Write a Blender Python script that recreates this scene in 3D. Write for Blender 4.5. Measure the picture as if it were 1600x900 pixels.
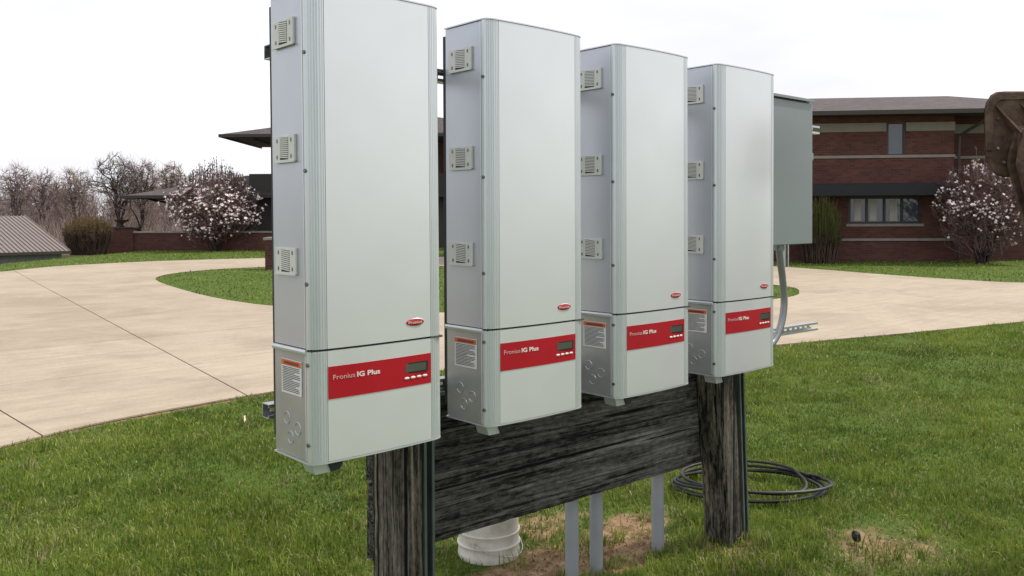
import bpy, math, random
import numpy as np
from mathutils import Vector, Matrix

# ------------------------------------------------------------------ scene
for o in list(bpy.data.objects):
    bpy.data.objects.remove(o)
scene = bpy.context.scene
col = scene.collection
rnd = random.Random(7)
rng = np.random.default_rng(11)
R = math.radians

# camera: eye height 1.5 m, looking along the yard frame's forward axis
CAM = Vector((-1.018, -2.243, 1.501))
YAW, PITCH, ROLL = 0.7345, -0.0168, -0.0052
FW = Vector((math.sin(YAW), math.cos(YAW), 0))
RT = Vector((math.cos(YAW), -math.sin(YAW), 0))
fwd = Vector((FW.x * math.cos(PITCH), FW.y * math.cos(PITCH), math.sin(PITCH)))
up = RT.cross(fwd)
cr, sr = math.cos(ROLL), math.sin(ROLL)
cam_r, cam_u = cr * RT + sr * up, -sr * RT + cr * up
cd = bpy.data.cameras.new('camera')
cam = bpy.data.objects.new('camera', cd)
col.objects.link(cam)
m = Matrix((cam_r, cam_u, -fwd)).transposed().to_4x4()
m.translation = CAM
cam.matrix_world = m
cd.sensor_width = 36
cd.lens = 30.37
cd.shift_y = -0.0552
cd.clip_start = 0.05
cd.clip_end = 3000
scene.camera = cam

# light
SUN_AZ = math.atan2(0.93, -0.37)      # from +Y towards +X
SUN_EL = R(52)
to_sun = Vector((math.sin(SUN_AZ) * math.cos(SUN_EL), math.cos(SUN_AZ) * math.cos(SUN_EL), math.sin(SUN_EL)))
w = bpy.data.worlds.new('World')
scene.world = w
w.use_nodes = True
nt = w.node_tree
bg = nt.nodes['Background']
sky = nt.nodes.new('ShaderNodeTexSky')
sky.sky_type = 'NISHITA'
sky.sun_disc = False
sky.sun_elevation = SUN_EL
sky.sun_rotation = SUN_AZ
sky.dust_density = 4
tc = nt.nodes.new('ShaderNodeTexCoord')
mp = nt.nodes.new('ShaderNodeMapping')
mp.inputs['Scale'].default_value = (1.4, 1.4, 5.0)
nz = nt.nodes.new('ShaderNodeTexNoise')
nz.inputs['Scale'].default_value = 1.3
nz.inputs['Detail'].default_value = 5
rp = nt.nodes.new('ShaderNodeValToRGB')
rp.color_ramp.elements[0].position = 0.30
rp.color_ramp.elements[0].color = (8.5, 8.4, 9.2, 1)
rp.color_ramp.elements[1].position = 0.68
rp.color_ramp.elements[1].color = (11.8, 11.8, 11.9, 1)
mx = nt.nodes.new('ShaderNodeMix')
mx.data_type = 'RGBA'
mx.inputs[0].default_value = 0.86          # thin bright cloud veil over the blue
nt.links.new(tc.outputs['Generated'], mp.inputs['Vector'])
nt.links.new(mp.outputs[0], nz.inputs['Vector'])
nt.links.new(nz.outputs['Fac'], rp.inputs[0])
nt.links.new(sky.outputs[0], mx.inputs[6])
nt.links.new(rp.outputs[0], mx.inputs[7])
nt.links.new(mx.outputs[2], bg.inputs[0])
bg.inputs[1].default_value = 0.1
sd = bpy.data.lights.new('sun', 'SUN')
sd.energy = 3.7
sd.angle = R(2.5)
sd.color = (1, 0.93, 0.82)
sun = bpy.data.objects.new('sun', sd)
col.objects.link(sun)
sun.rotation_euler = to_sun.to_track_quat('Z', 'Y').to_euler()
sun.location = (5, 0, 12)
vs = scene.view_settings
vs.view_transform = 'Standard'
vs.look = 'None'
vs.exposure = 0.2
vs.gamma = 1
vs.use_curve_mapping = False


def yard(u, v, z=0.0):
    """u metres right and v metres ahead of the spot the photographer stands on"""
    return Vector((CAM.x + u * RT.x + v * FW.x, CAM.y + u * RT.y + v * FW.y, z))


def uv_of(x, y):
    dx, dy = x - CAM.x, y - CAM.y
    return dx * RT.x + dy * RT.y, dx * FW.x + dy * FW.y


# ------------------------------------------------------------------ materials
MAT = {}


class NT:
    """tiny node-tree helper"""
    def __init__(s, name):
        s.m = bpy.data.materials.new(name)
        s.m.use_nodes = True
        s.t = s.m.node_tree
        s.b = s.t.nodes['Principled BSDF']
        MAT[name] = s.m

    def n(s, typ, **kw):
        nd = s.t.nodes.new('ShaderNode' + typ)
        for k, v in kw.items():
            if k in nd.inputs:
                nd.inputs[k].default_value = v
            else:
                setattr(nd, k, v)
        return nd

    def l(s, a, b):
        s.t.links.new(a, b)

    def coord(s, kind='Object', scale=(1, 1, 1), rot=(0, 0, 0)):
        c = s.n('TexCoord')
        mpg = s.n('Mapping')
        mpg.inputs['Scale'].default_value = scale
        mpg.inputs['Rotation'].default_value = rot
        s.l(c.outputs[kind], mpg.inputs['Vector'])
        return mpg.outputs[0]

    def noise(s, vec, scale, detail=4, rough=0.55, dist=0.0):
        q = s.n('TexNoise', Scale=scale, Detail=detail, Roughness=rough, Distortion=dist)
        s.l(vec, q.inputs['Vector'])
        return q.outputs['Fac']

    def ramp(s, fac, stops):
        q = s.n('ValToRGB')
        e = q.color_ramp.elements
        while len(e) < len(stops):
            e.new(0.5)
        for i, (p, c) in enumerate(stops):
            e[i].position = p
            e[i].color = (c[0], c[1], c[2], 1)
        s.l(fac, q.inputs[0])
        return q.outputs[0]

    def mix(s, fac, a, b, blend='MIX'):
        q = s.n('Mix', data_type='RGBA', blend_type=blend)
        for v, i in ((fac, 0), (a, 6), (b, 7)):
            if hasattr(v, 'links') or hasattr(v, 'is_linked'):
                s.l(v, q.inputs[i])
            else:
                q.inputs[i].default_value = v if i == 0 else (*v[:3], 1)
        return q.outputs[2]

    def math(s, op, a, b=0.0):
        q = s.n('Math', operation=op)
        for v, i in ((a, 0), (b, 1)):
            if hasattr(v, 'is_linked'):
                s.l(v, q.inputs[i])
            else:
                q.inputs[i].default_value = v
        return q.outputs[0]

    def base(s, c):
        if hasattr(c, 'is_linked'):
            s.l(c, s.b.inputs['Base Color'])
        else:
            s.b.inputs['Base Color'].default_value = (*c, 1)
        return s

    def set(s, rough=0.5, metal=0.0, spec=0.5):
        if hasattr(rough, 'is_linked'):
            s.l(rough, s.b.inputs['Roughness'])
        else:
            s.b.inputs['Roughness'].default_value = rough
        s.b.inputs['Metallic'].default_value = metal
        s.b.inputs['Specular IOR Level'].default_value = spec
        return s

    def bump(s, h, strength=0.3, dist=0.01):
        q = s.n('Bump', Strength=strength, Distance=dist)
        s.l(h, q.inputs['Height'])
        s.l(q.outputs[0], s.b.inputs['Normal'])
        return s


def paint(name, c, rough=0.5, metal=0.0, spec=0.5, var=0.06, scale=6.0, bump=0.0, bscale=200.0):
    t = NT(name)
    v = t.coord()
    f = t.noise(v, scale, 5)
    lo = tuple(x * (1 - var) for x in c)
    hi = tuple(min(1, x * (1 + var)) for x in c)
    t.base(t.ramp(f, [(0.3, lo), (0.7, hi)]))
    rn = t.noise(v, scale * 2.3, 4)
    t.set(rough, metal, spec)
    rr = t.math('MULTIPLY_ADD', rn, 0.16)
    rr.node.inputs[2].default_value = rough - 0.08
    t.l(rr, t.b.inputs['Roughness'])
    if bump:
        t.bump(t.noise(v, bscale, 3), bump, 0.001)
    return t.m


# cabinets
paint('cabinet_paint', (0.705, 0.73, 0.755), 0.33, 0.48, 0.5, 0.025, 3.0, 0.10, 420)
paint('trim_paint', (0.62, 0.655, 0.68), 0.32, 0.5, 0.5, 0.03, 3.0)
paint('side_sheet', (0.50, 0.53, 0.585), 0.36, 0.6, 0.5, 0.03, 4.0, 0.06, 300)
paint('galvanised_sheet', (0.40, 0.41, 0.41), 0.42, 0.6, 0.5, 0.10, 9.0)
paint('vent_plastic', (0.62, 0.63, 0.60), 0.5, 0, 0.4, 0.04)
paint('dark_gap', (0.02, 0.022, 0.024), 0.7)
paint('screw_metal', (0.16, 0.16, 0.15), 0.4, 0.8)
paint('band_red', (0.36, 0.006, 0.014), 0.45, 0, 0.28, 0.04, 8)
paint('band_lettering', (0.70, 0.62, 0.60), 0.5)
paint('thin_lettering', (0.62, 0.33, 0.33), 0.5)
paint('button_grey', (0.72, 0.66, 0.64), 0.4)
paint('display_frame', (0.02, 0.022, 0.022), 0.25)
paint('display_glass', (0.075, 0.085, 0.072), 0.12)
paint('badge_red', (0.36, 0.010, 0.02), 0.25, 0, 0.6)
paint('badge_rim', (0.75, 0.74, 0.72), 0.3, 0.5)
paint('label_white', (0.72, 0.72, 0.71), 0.5)
paint('label_orange', (0.62, 0.13, 0.03), 0.5)
paint('label_ink', (0.09, 0.09, 0.095), 0.6)
paint('label_dark_red', (0.16, 0.03, 0.02), 0.5)
paint('enclosure_grey', (0.195, 0.228, 0.235), 0.36, 0.1, 0.5, 0.05, 3.0)
paint('conduit_steel', (0.26, 0.27, 0.28), 0.36, 0.6, 0.5, 0.08, 12)
paint('pvc_grey', (0.30, 0.315, 0.34), 0.5, 0, 0.4, 0.06, 9)
paint('cable_black', (0.014, 0.014, 0.015), 0.42, 0, 0.35)
paint('window_frame_dark', (0.035, 0.028, 0.026), 0.5)
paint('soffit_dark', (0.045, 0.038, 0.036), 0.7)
paint('cream_band', (0.25, 0.23, 0.205), 0.8, 0, 0.3, 0.08, 3)
paint('stone_cap', (0.27, 0.245, 0.225), 0.85, 0, 0.3, 0.12, 4)
paint('awning_dark', (0.010, 0.011, 0.014), 0.75)
paint('fascia_brown', (0.035, 0.028, 0.027), 0.6)
paint('shed_roof_metal', (0.195, 0.16, 0.145), 0.55, 0.1, 0.5, 0.08, 2)
paint('shed_siding', (0.20, 0.205, 0.215), 0.55, 0.1, 0.5, 0.06, 2)
paint('plaque_grey', (0.12, 0.14, 0.17), 0.4)
paint('curtain', (0.42, 0.40, 0.37), 0.9)
paint('petal', (0.86, 0.76, 0.77), 0.6, 0, 0.3, 0.16, 2.0)
paint('bud', (0.07, 0.045, 0.04), 0.8)
paint('pin_steel', (0.42, 0.36, 0.30), 0.4, 0.7)
paint('clod_black', (0.012, 0.012, 0.012), 0.8)
paint('scrap_paper', (0.62, 0.52, 0.38), 0.8)

# window glass
t = NT('window_glass')
t.base((0.06, 0.075, 0.10)).set(0.05, 0, 0.8)
t.bump(t.noise(t.coord(), 1.2, 2), 0.05, 0.02)

# galvanised strut
t = NT('strut_steel')
v = t.coord()
vo = t.n('TexVoronoi', Scale=70.0)
t.l(v, vo.inputs['Vector'])
t.base(t.ramp(vo.outputs['Distance'], [(0.0, (0.40, 0.42, 0.43)), (0.8, (0.55, 0.57, 0.58))])).set(0.38, 0.85)
t = NT('strut_green')
t.base(t.ramp(t.noise(t.coord(), 9, 4), [(0.3, (0.10, 0.125, 0.12)), (0.7, (0.17, 0.20, 0.195))])).set(0.4, 0.5)


def wood(name, axis, stops, streak=1.0):
    t = NT(name)
    sc = [48.0, 48.0, 48.0]
    sc[axis] = 1.0
    v = t.coord('Object', tuple(sc))
    vb = t.coord('Object', tuple(2.2 if i != axis else 0.8 for i in range(3)))
    vband = t.coord('Object', tuple(13.0 if i != axis else 0.55 for i in range(3)))
    wob = t.noise(vb, 1.6, 3)
    add = t.n('VectorMath', operation='ADD')
    sep = t.n('VectorMath', operation='SCALE')
    sep.inputs['Scale'].default_value = 1.9
    comb = t.n('CombineXYZ')
    for i in range(3):
        if i != axis:
            t.l(wob, comb.inputs[i])
    t.l(comb.outputs[0], sep.inputs[0])
    t.l(v, add.inputs[0])
    t.l(sep.outputs[0], add.inputs[1])
    g = t.noise(add.outputs[0], 0.8, 9, 0.78)
    fine = t.noise(add.outputs[0], 2.6, 6, 0.75)
    blot = t.math('ADD', t.math('MULTIPLY', t.noise(vb, 1.3, 4, 0.6), 0.45), t.math('MULTIPLY', t.noise(vband, 1.0, 5, 0.65, 0.6), 0.55))
    gg = t.math('ADD', t.math('MULTIPLY', g, 0.62), t.math('MULTIPLY', fine, 0.40))
    gg = t.math('ADD', gg, t.math('MULTIPLY', t.math('SUBTRACT', blot, 0.5), 0.85))
    mot = t.noise(t.coord('Object', tuple(60.0 if i != axis else 22.0 for i in range(3))), 1.0, 5, 0.7)
    gg = t.math('ADD', gg, t.math('MULTIPLY', t.math('SUBTRACT', mot, 0.5), 0.42))
    kv = t.coord('Object', tuple(7.0 if i != axis else 2.3 for i in range(3)))
    vor = t.n('TexVoronoi', Scale=1.0)
    t.l(kv, vor.inputs['Vector'])
    knot = t.ramp(vor.outputs['Distance'], [(0.07, (0.10, 0.09, 0.08)), (0.12, (1, 1, 1))])
    cs = [85.0, 85.0, 85.0]
    cs[axis] = 0.9
    ck = t.noise(t.coord('Object', tuple(cs)), 0.55, 4, 0.6)
    crack = t.ramp(ck, [(0.585, (1, 1, 1)), (0.605, (0.05, 0.05, 0.05))])
    ws = [120.0, 120.0, 120.0]
    ws[axis] = 2.0
    wn_ = t.noise(t.coord('Object', tuple(ws)), 0.6, 6, 0.7)
    worn = t.ramp(wn_, [(0.55, (0, 0, 0)), (0.59, (0.13, 0.126, 0.118))])
    body_c = t.mix(0.75, t.ramp(gg, stops), worn, 'ADD')
    body_c = t.mix(1.0, body_c, crack, 'MULTIPLY')
    t.base(t.mix(0.9, body_c, knot, 'MULTIPLY')).set(0.85, 0, 0.2)
    t.bump(t.math('SUBTRACT', t.math('ADD', g, t.math('MULTIPLY', fine, 0.8)), t.math('MULTIPLY', ck, 0.8)), 1.0, 0.007)
    return t.m


G = lambda a, w=1.0: (a * (1 + .04 * w), a, a * (1 - .07 * w))
wood('plank_wood', 0, [(0.38, G(.004)), (0.455, G(.020)), (0.475, G(.055)), (0.56, G(.105)), (0.66, G(.22))])
wood('post_wood', 2, [(0.36, G(.006)), (0.455, G(.022, 2)), (0.475, G(.055, 3)), (0.57, G(.12, 3)), (0.68, G(.27, 4))])

# concrete drive
t = NT('drive_concrete')
v = t.coord()
big = t.noise(v, 0.35, 5, 0.6)
mid = t.noise(v, 2.2, 6, 0.65)
fin = t.noise(v, 45, 4, 0.7)
vst = t.coord('Object', (0.25, 3.0, 1.0), (0, 0, 0.12))
brm = t.noise(vst, 3.0, 4, 0.6)
c = t.ramp(big, [(0.3, (0.345, 0.288, 0.228)), (0.7, (0.415, 0.355, 0.288))])
c = t.mix(0.6, c, t.ramp(mid, [(0.30, (0.29, 0.235, 0.18)), (0.6, (0.43, 0.37, 0.30))]))
c = t.mix(0.35, c, t.ramp(brm, [(0.3, (0.26, 0.21, 0.16)), (0.65, (0.45, 0.39, 0.32))]))
c = t.mix(0.22, c, t.ramp(fin, [(0.3, (0.20, 0.165, 0.13)), (0.7, (0.52, 0.46, 0.39))]))
sp = t.ramp(t.noise(v, 1.1, 7, 0.75), [(0.60, (1, 1, 1)), (0.72, (0.66, 0.62, 0.58))])
c = t.mix(0.9, c, sp, 'MULTIPLY')
st2 = t.ramp(t.noise(t.coord('Object', (0.5, 0.5, 1)), 1.0, 8, 0.7, 0.8), [(0.38, (0.80, 0.78, 0.76)), (0.55, (1, 1, 1))])
c = t.mix(0.8, c, st2, 'MULTIPLY')
oi = t.n('ObjectInfo')
c = t.mix(1.0, c, t.ramp(oi.outputs['Random'], [(0.0, (0.87, 0.85, 0.81)), (1.0, (0.97, 0.955, 0.92))]), 'MULTIPLY')
t.base(c).set(0.88, 0, 0.25)
t.bump(t.math('ADD', fin, mid), 0.25, 0.004)
paint('joint_filler', (0.035, 0.028, 0.022), 0.95, 0, 0.1, 0.3, 20)

# soil under the lawn; wide sheet with dry and bare places
t = NT('lawn_soil')
v = t.coord()
gn = t.noise(v, 0.8, 6, 0.65)
gf = t.noise(v, 22, 5, 0.7)
c = t.ramp(gn, [(0.3, (0.060, 0.095, 0.018)), (0.55, (0.085, 0.128, 0.024)), (0.75, (0.115, 0.135, 0.040))])
c = t.mix(0.45, c, t.ramp(gf, [(0.35, (0.03, 0.045, 0.010)), (0.65, (0.075, 0.125, 0.022))]))
far = t.noise(v, 0.02, 3)
at = t.n('Attribute', attribute_name='bare')
soil = t.ramp(t.noise(v, 14, 6, 0.7), [(0.30, (0.075, 0.042, 0.025)), (0.48, (0.21, 0.135, 0.080)), (0.68, (0.36, 0.26, 0.16))])
an = t.math('ADD', at.outputs['Fac'], t.math('MULTIPLY', t.math('SUBTRACT', t.noise(v, 9, 5, 0.7), 0.5), 0.8))
c = t.mix(t.ramp(an, [(0.35, (0, 0, 0)), (0.65, (1, 1, 1))]), c, soil)
at2 = t.n('Attribute', attribute_name='woodland')
c = t.mix(at2.outputs['Fac'], c, (0.085, 0.060, 0.046))
t.base(c).set(0.95, 0, 0.1)
t.bump(t.math('ADD', gf, gn), 0.8, 0.02)

# grass blades: per-blade tint and dryness
t = NT('grass_blades')
tint = t.n('Attribute', attribute_name='tint').outputs['Fac']
dry = t.n('Attribute', attribute_name='dry').outputs['Fac']
v = t.coord()
pn = t.noise(v, 0.9, 5, 0.6)
mixv = t.math('ADD', t.math('MULTIPLY', tint, 0.6), t.math('MULTIPLY', pn, 0.4))
c = t.ramp(mixv, [(0.14, (0.040, 0.082, 0.009)), (0.5, (0.124, 0.200, 0.018)), (0.86, (0.265, 0.325, 0.052))])
c = t.mix(dry, c, (0.38, 0.31, 0.17))
t.base(c).set(0.55, 0, 0.3)
out = t.t.nodes['Material Output']
tr = t.n('BsdfTranslucent')
t.l(c, tr.inputs['Color'])
ms = t.n('MixShader')
ms.inputs[0].default_value = 0.3
t.l(t.b.outputs[0], ms.inputs[1])
t.l(tr.outputs[0], ms.inputs[2])
t.l(ms.outputs[0], out.inputs['Surface'])


def brick_mat(name, c1, c2, mortar, w=0.22, h=0.075):
    t = NT(name)
    cc = t.n('TexCoord')
    sp = t.n('SeparateXYZ')
    t.l(cc.outputs['Object'], sp.inputs[0])
    h2 = t.math('ADD', sp.outputs[0], sp.outputs[1])
    cb = t.n('CombineXYZ')
    t.l(h2, cb.inputs[0])
    t.l(sp.outputs[2], cb.inputs[1])
    b = t.n('TexBrick')
    b.inputs['Color1'].default_value = (*c1, 1)
    b.inputs['Color2'].default_value = (*c2, 1)
    b.inputs['Mortar'].default_value = (*mortar, 1)
    b.inputs['Scale'].default_value = 1.0
    b.inputs['Mortar Size'].default_value = 0.008
    b.inputs['Brick Width'].default_value = w
    b.inputs['Row Height'].default_value = h
    t.l(cb.outputs[0], b.inputs['Vector'])
    bl = t.noise(cc.outputs['Object'], 1.1, 5, 0.6)
    c = t.mix(0.6, b.outputs['Color'], t.ramp(bl, [(0.3, (0.6, 0.6, 0.6)), (0.7, (1.15, 1.1, 1.1))]), 'MULTIPLY')
    t.base(c).set(0.9, 0, 0.2)
    t.bump(b.outputs['Fac'], -0.4, 0.01)
    return t.m


brick_mat('house_brick', (0.140, 0.056, 0.044), (0.090, 0.037, 0.031), (0.10, 0.072, 0.066))
brick_mat('wall_brick', (0.135, 0.050, 0.041), (0.085, 0.034, 0.030), (0.10, 0.07, 0.062))

t = NT('roof_shingle')
cc = t.n('TexCoord')
b = t.n('TexBrick')
b.inputs['Color1'].default_value = (0.115, 0.095, 0.098, 1)
b.inputs['Color2'].default_value = (0.078, 0.064, 0.068, 1)
b.inputs['Mortar'].default_value = (0.04, 0.034, 0.036, 1)
b.inputs['Scale'].default_value = 1
b.inputs['Mortar Size'].default_value = 0.012
b.inputs['Brick Width'].default_value = 0.3
b.inputs['Row Height'].default_value = 0.15
t.l(cc.outputs['Object'], b.inputs['Vector'])
c = t.mix(0.7, b.outputs['Color'], t.ramp(t.noise(cc.outputs['Object'], 5, 6, 0.7), [(0.3, (0.65, 0.65, 0.65)), (0.7, (1.2, 1.2, 1.2))]), 'MULTIPLY')
t.base(c).set(0.9, 0, 0.2)


def bark(name, lo, hi):
    t = NT(name)
    v = t.coord()
    t.base(t.ramp(t.noise(v, 3.0, 5, 0.7), [(0.3, lo), (0.7, hi)])).set(0.9, 0, 0.15)
    return t.m


bark('bark_grey_hazed', (0.10, 0.082, 0.076), (0.19, 0.158, 0.148))  # far-tree bark, lightened to put distance haze into the colour
bark('bark_dark', (0.030, 0.022, 0.022), (0.07, 0.050, 0.048))
bark('twig_mauve_hazed', (0.17, 0.125, 0.122), (0.29, 0.22, 0.212))  # far twigs, paler than their own mauve to imitate haze
bark('twig_tan_hazed', (0.18, 0.135, 0.112), (0.30, 0.235, 0.20))  # tan far twigs, haze likewise mixed into the tone
bark('magnolia_twig', (0.11, 0.070, 0.068), (0.22, 0.145, 0.142))
bark('shrub_twig', (0.06, 0.042, 0.034), (0.13, 0.088, 0.068))
bark('shrub_tip', (0.115, 0.080, 0.040), (0.20, 0.14, 0.07))
bark('bush_leaf', (0.045, 0.055, 0.016), (0.11, 0.11, 0.035))

# rust
t = NT('rusty_steel')
v = t.coord()
a = t.noise(v, 11, 7, 0.7)
b2 = t.noise(v, 26, 5, 0.7)
c = t.ramp(a, [(0.30, (0.022, 0.014, 0.011)), (0.48, (0.075, 0.047, 0.036)), (0.68, (0.17, 0.12, 0.095))])
c = t.mix(0.35, c, t.ramp(b2, [(0.3, (0.04, 0.022, 0.016)), (0.7, (0.22, 0.14, 0.10))]))
t.base(c).set(0.75, 0.25, 0.3)
t.bump(b2, 0.5, 0.004)

# pail plastic, scuffed
t = NT('pail_plastic')
v = t.coord()
c = t.ramp(t.noise(v, 7, 6, 0.7), [(0.30, (0.46, 0.42, 0.34)), (0.55, (0.68, 0.66, 0.60)), (0.8, (0.74, 0.72, 0.67))])
t.base(c).set(0.45, 0, 0.4)
t.b.inputs['Subsurface Weight'].default_value = 0.0


# ------------------------------------------------------------------ mesh helpers
class MB:
    def __init__(s):
        s.v, s.f = [], []

    def add(s, vs, fs):
        o = len(s.v)
        s.v += [tuple(q) for q in vs]
        s.f += [tuple(i + o for i in f) for f in fs]
        return s

    def box(s, x0, x1, y0, y1, z0, z1):
        vs = [(x0, y0, z0), (x1, y0, z0), (x1, y1, z0), (x0, y1, z0), (x0, y0, z1), (x1, y0, z1), (x1, y1, z1), (x0, y1, z1)]
        return s.add(vs, [(0, 3, 2, 1), (4, 5, 6, 7), (0, 1, 5, 4), (1, 2, 6, 5), (2, 3, 7, 6), (3, 0, 4, 7)])

    def prism(s, prof, a, b, axis=2):
        """closed 2-D outline swept along an axis (0: y,z outline; 1: x,z outline; 2: x,y outline)"""
        n = len(prof)

        def P(p, h):
            return ((h, p[0], p[1]), (p[0], h, p[1]), (p[0], p[1], h))[axis]
        vs = [P(p, a) for p in prof] + [P(p, b) for p in prof]
        fs = [(i, (i + 1) % n, n + (i + 1) % n, n + i) for i in range(n)]
        fs += [tuple(range(n))[::-1], tuple(range(n, 2 * n))]
        return s.add(vs, fs)

    def tube(s, pts, rad, n=10, cap=True):
        pts = [Vector(p) for p in pts]
        rads = rad if isinstance(rad, (list, tuple)) else [rad] * len(pts)
        t0 = (pts[1] - pts[0]).normalized()
        nrm = t0.orthogonal().normalized()
        vs, fs = [], []
        for i, p in enumerate(pts):
            tg = (pts[min(i + 1, len(pts) - 1)] - pts[max(i - 1, 0)]).normalized()
            nrm = (nrm - tg * nrm.dot(tg)).normalized()
            bn = tg.cross(nrm)
            for k in range(n):
                a = 2 * math.pi * k / n
                vs.append(p + (nrm * math.cos(a) + bn * math.sin(a)) * rads[i])
        for i in range(len(pts) - 1):
            for k in range(n):
                k2 = (k + 1) % n
                fs.append((i * n + k, i * n + k2, (i + 1) * n + k2, (i + 1) * n + k))
        if cap:
            fs.append(tuple(range(n))[::-1])
            fs.append(tuple(range((len(pts) - 1) * n, len(pts) * n)))
        return s.add(vs, fs)

    def lathe(s, prof, n=32, centre=(0, 0)):
        vs, fs = [], []
        for r, z in prof:
            for k in range(n):
                a = 2 * math.pi * k / n
                vs.append((centre[0] + r * math.cos(a), centre[1] + r * math.sin(a), z))
        for i in range(len(prof) - 1):
            for k in range(n):
                k2 = (k + 1) % n
                fs.append((i * n + k, i * n + k2, (i + 1) * n + k2, (i + 1) * n + k))
        fs.append(tuple(range(n))[::-1])
        fs.append(tuple(range((len(prof) - 1) * n, len(prof) * n)))
        return s.add(vs, fs)

    def mesh(s, name, mat, smooth=False, fix=True):
        me = bpy.data.meshes.new(name)
        me.from_pydata(s.v, [], s.f)
        if fix:
            import bmesh
            bm = bmesh.new()
            bm.from_mesh(me)
            bmesh.ops.recalc_face_normals(bm, faces=bm.faces)
            bm.to_mesh(me)
            bm.free()
        if smooth:
            me.polygons.foreach_set('use_smooth', [True] * len(me.polygons))
            me.set_sharp_from_angle(angle=R(38))
        me.materials.append(MAT[mat])
        me.update()
        return me

    def build(s, name, mat, parent=None, loc=(0, 0, 0), smooth=False, bevel=0.0):
        return link(name, s.mesh(name, mat, smooth), parent, loc, bevel)


def link(name, me, parent=None, loc=(0, 0, 0), bevel=0.0):
    o = bpy.data.objects.new(name, me)
    col.objects.link(o)
    o.parent = parent
    o.location = loc
    if bevel:
        bv = o.modifiers.new('bevel', 'BEVEL')
        bv.width = bevel
        bv.segments = 2
        bv.limit_method = 'ANGLE'
    return o


def tag(o, label=None, cat=None, group=None, kind=None):
    if label:
        o['label'] = label
    if cat:
        o['category'] = cat
    if group:
        o['group'] = group
    if kind:
        o['kind'] = kind
    return o


def empty(name, loc=(0, 0, 0), rz=0.0):
    o = bpy.data.objects.new(name, None)
    o.empty_display_size = 0.1
    col.objects.link(o)
    o.location = loc
    o.rotation_euler.z = rz
    return o


def copy_tree(o, parent=None):
    c = o.copy()
    col.objects.link(c)
    c.parent = parent
    for ch in list(o.children):
        copy_tree(ch, c)
    return c


def B(*a):
    return MB().box(*a)


def text_mesh(body, size, mat, extrude=0.0006, bold=0.0):
    cu = bpy.data.curves.new('lettering', 'FONT')
    cu.body = body
    cu.size = size
    cu.extrude = extrude
    cu.offset = bold
    cu.resolution_u = 3
    ob = bpy.data.objects.new('lettering', cu)
    col.objects.link(ob)
    dg = bpy.context.evaluated_depsgraph_get()
    me = bpy.data.meshes.new_from_object(ob.evaluated_get(dg))
    bpy.data.objects.remove(ob)
    bpy.data.curves.remove(cu)
    me.materials.clear()
    me.materials.append(MAT[mat])
    return me


def fast_mesh(name, verts, quads=None, tris=None, mat=None, attrs=None, smooth=False):
    me = bpy.data.meshes.new(name)
    nq = 0 if quads is None else len(quads)
    ntr = 0 if tris is None else len(tris)
    me.vertices.add(len(verts))
    me.vertices.foreach_set('co', np.asarray(verts, np.float32).ravel())
    idx, st, tot = [], [], []
    if nq:
        idx.append(np.asarray(quads, np.int32).ravel())
    if ntr:
        idx.append(np.asarray(tris, np.int32).ravel())
    idx = np.concatenate(idx)
    starts = np.concatenate([np.arange(nq) * 4, nq * 4 + np.arange(ntr) * 3]).astype(np.int32)
    me.loops.add(len(idx))
    me.loops.foreach_set('vertex_index', idx)
    me.polygons.add(nq + ntr)
    me.polygons.foreach_set('loop_start', starts)
    if smooth:
        me.polygons.foreach_set('use_smooth', np.ones(nq + ntr, bool))
    me.update(calc_edges=True)
    me.validate()
    if attrs:
        for k, a in attrs.items():
            at = me.attributes.new(k, 'FLOAT', 'POINT')
            at.data.foreach_set('value', np.asarray(a, np.float32))
    if mat:
        me.materials.append(MAT[mat])
    return me


# ------------------------------------------------------------------ ground and drive
def smooth(x):
    x = np.clip(x, 0, 1)
    return x * x * (3 - 2 * x)


def ground_z(u, v):
    u, v = np.asarray(u, float), np.asarray(v, float)
    a = smooth((-17.4 - u) / 5) * smooth((v - 21) / 7)
    b = smooth((v - 47) / 12)
    return -2.6 * np.maximum(a, b)


NEAR_EDGE = [(-14, -6), (-6, 0.6), (-2, 3.15), (-0.6, 3.85), (0.28, 4.24), (0.91, 4.48), (1.75, 4.62), (2.6, 4.66), (4.2, 4.45), (6.0, 3.85),
             (7.91, 3.13), (8.92, 2.85), (9.8, 2.58), (10.94, 2.28), (12.35, 1.9), (16, 0.7), (24, -2.5)]
FAR_EDGE = [(-26, 2), (-12, 11), (-4, 18.5), (1.5, 23.2), (4.67, 25.96), (6.32, 27.7), (7.82, 28.4), (10.22, 28.8), (13.35, 28.2), (16.8, 26.3), (19.6, 22.8),
            (21.4, 18.5), (22.0, 14.5), (21.7, 11.0), (20.45, 7.5), (19.95, 5.6), (19.97, 4.2), (21.5, 2.4), (26, 1.2)]
ISLAND = [(5.81, 11.49), (5.72, 12.5), (5.75, 13.71), (5.95, 15.5), (6.45, 18.4), (7.05, 20.3), (7.97, 21.6), (9.19, 22.4), (10.76, 22.6), (13.2, 21.6),
          (15.4, 18.6), (16.6, 14.6), (16.6, 10.4), (15.55, 7.5), (14.5, 6.55), (13.26, 6.1), (11.2, 6.3), (9.0, 7.1), (7.2, 8.6), (6.2, 10.1)]


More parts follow.
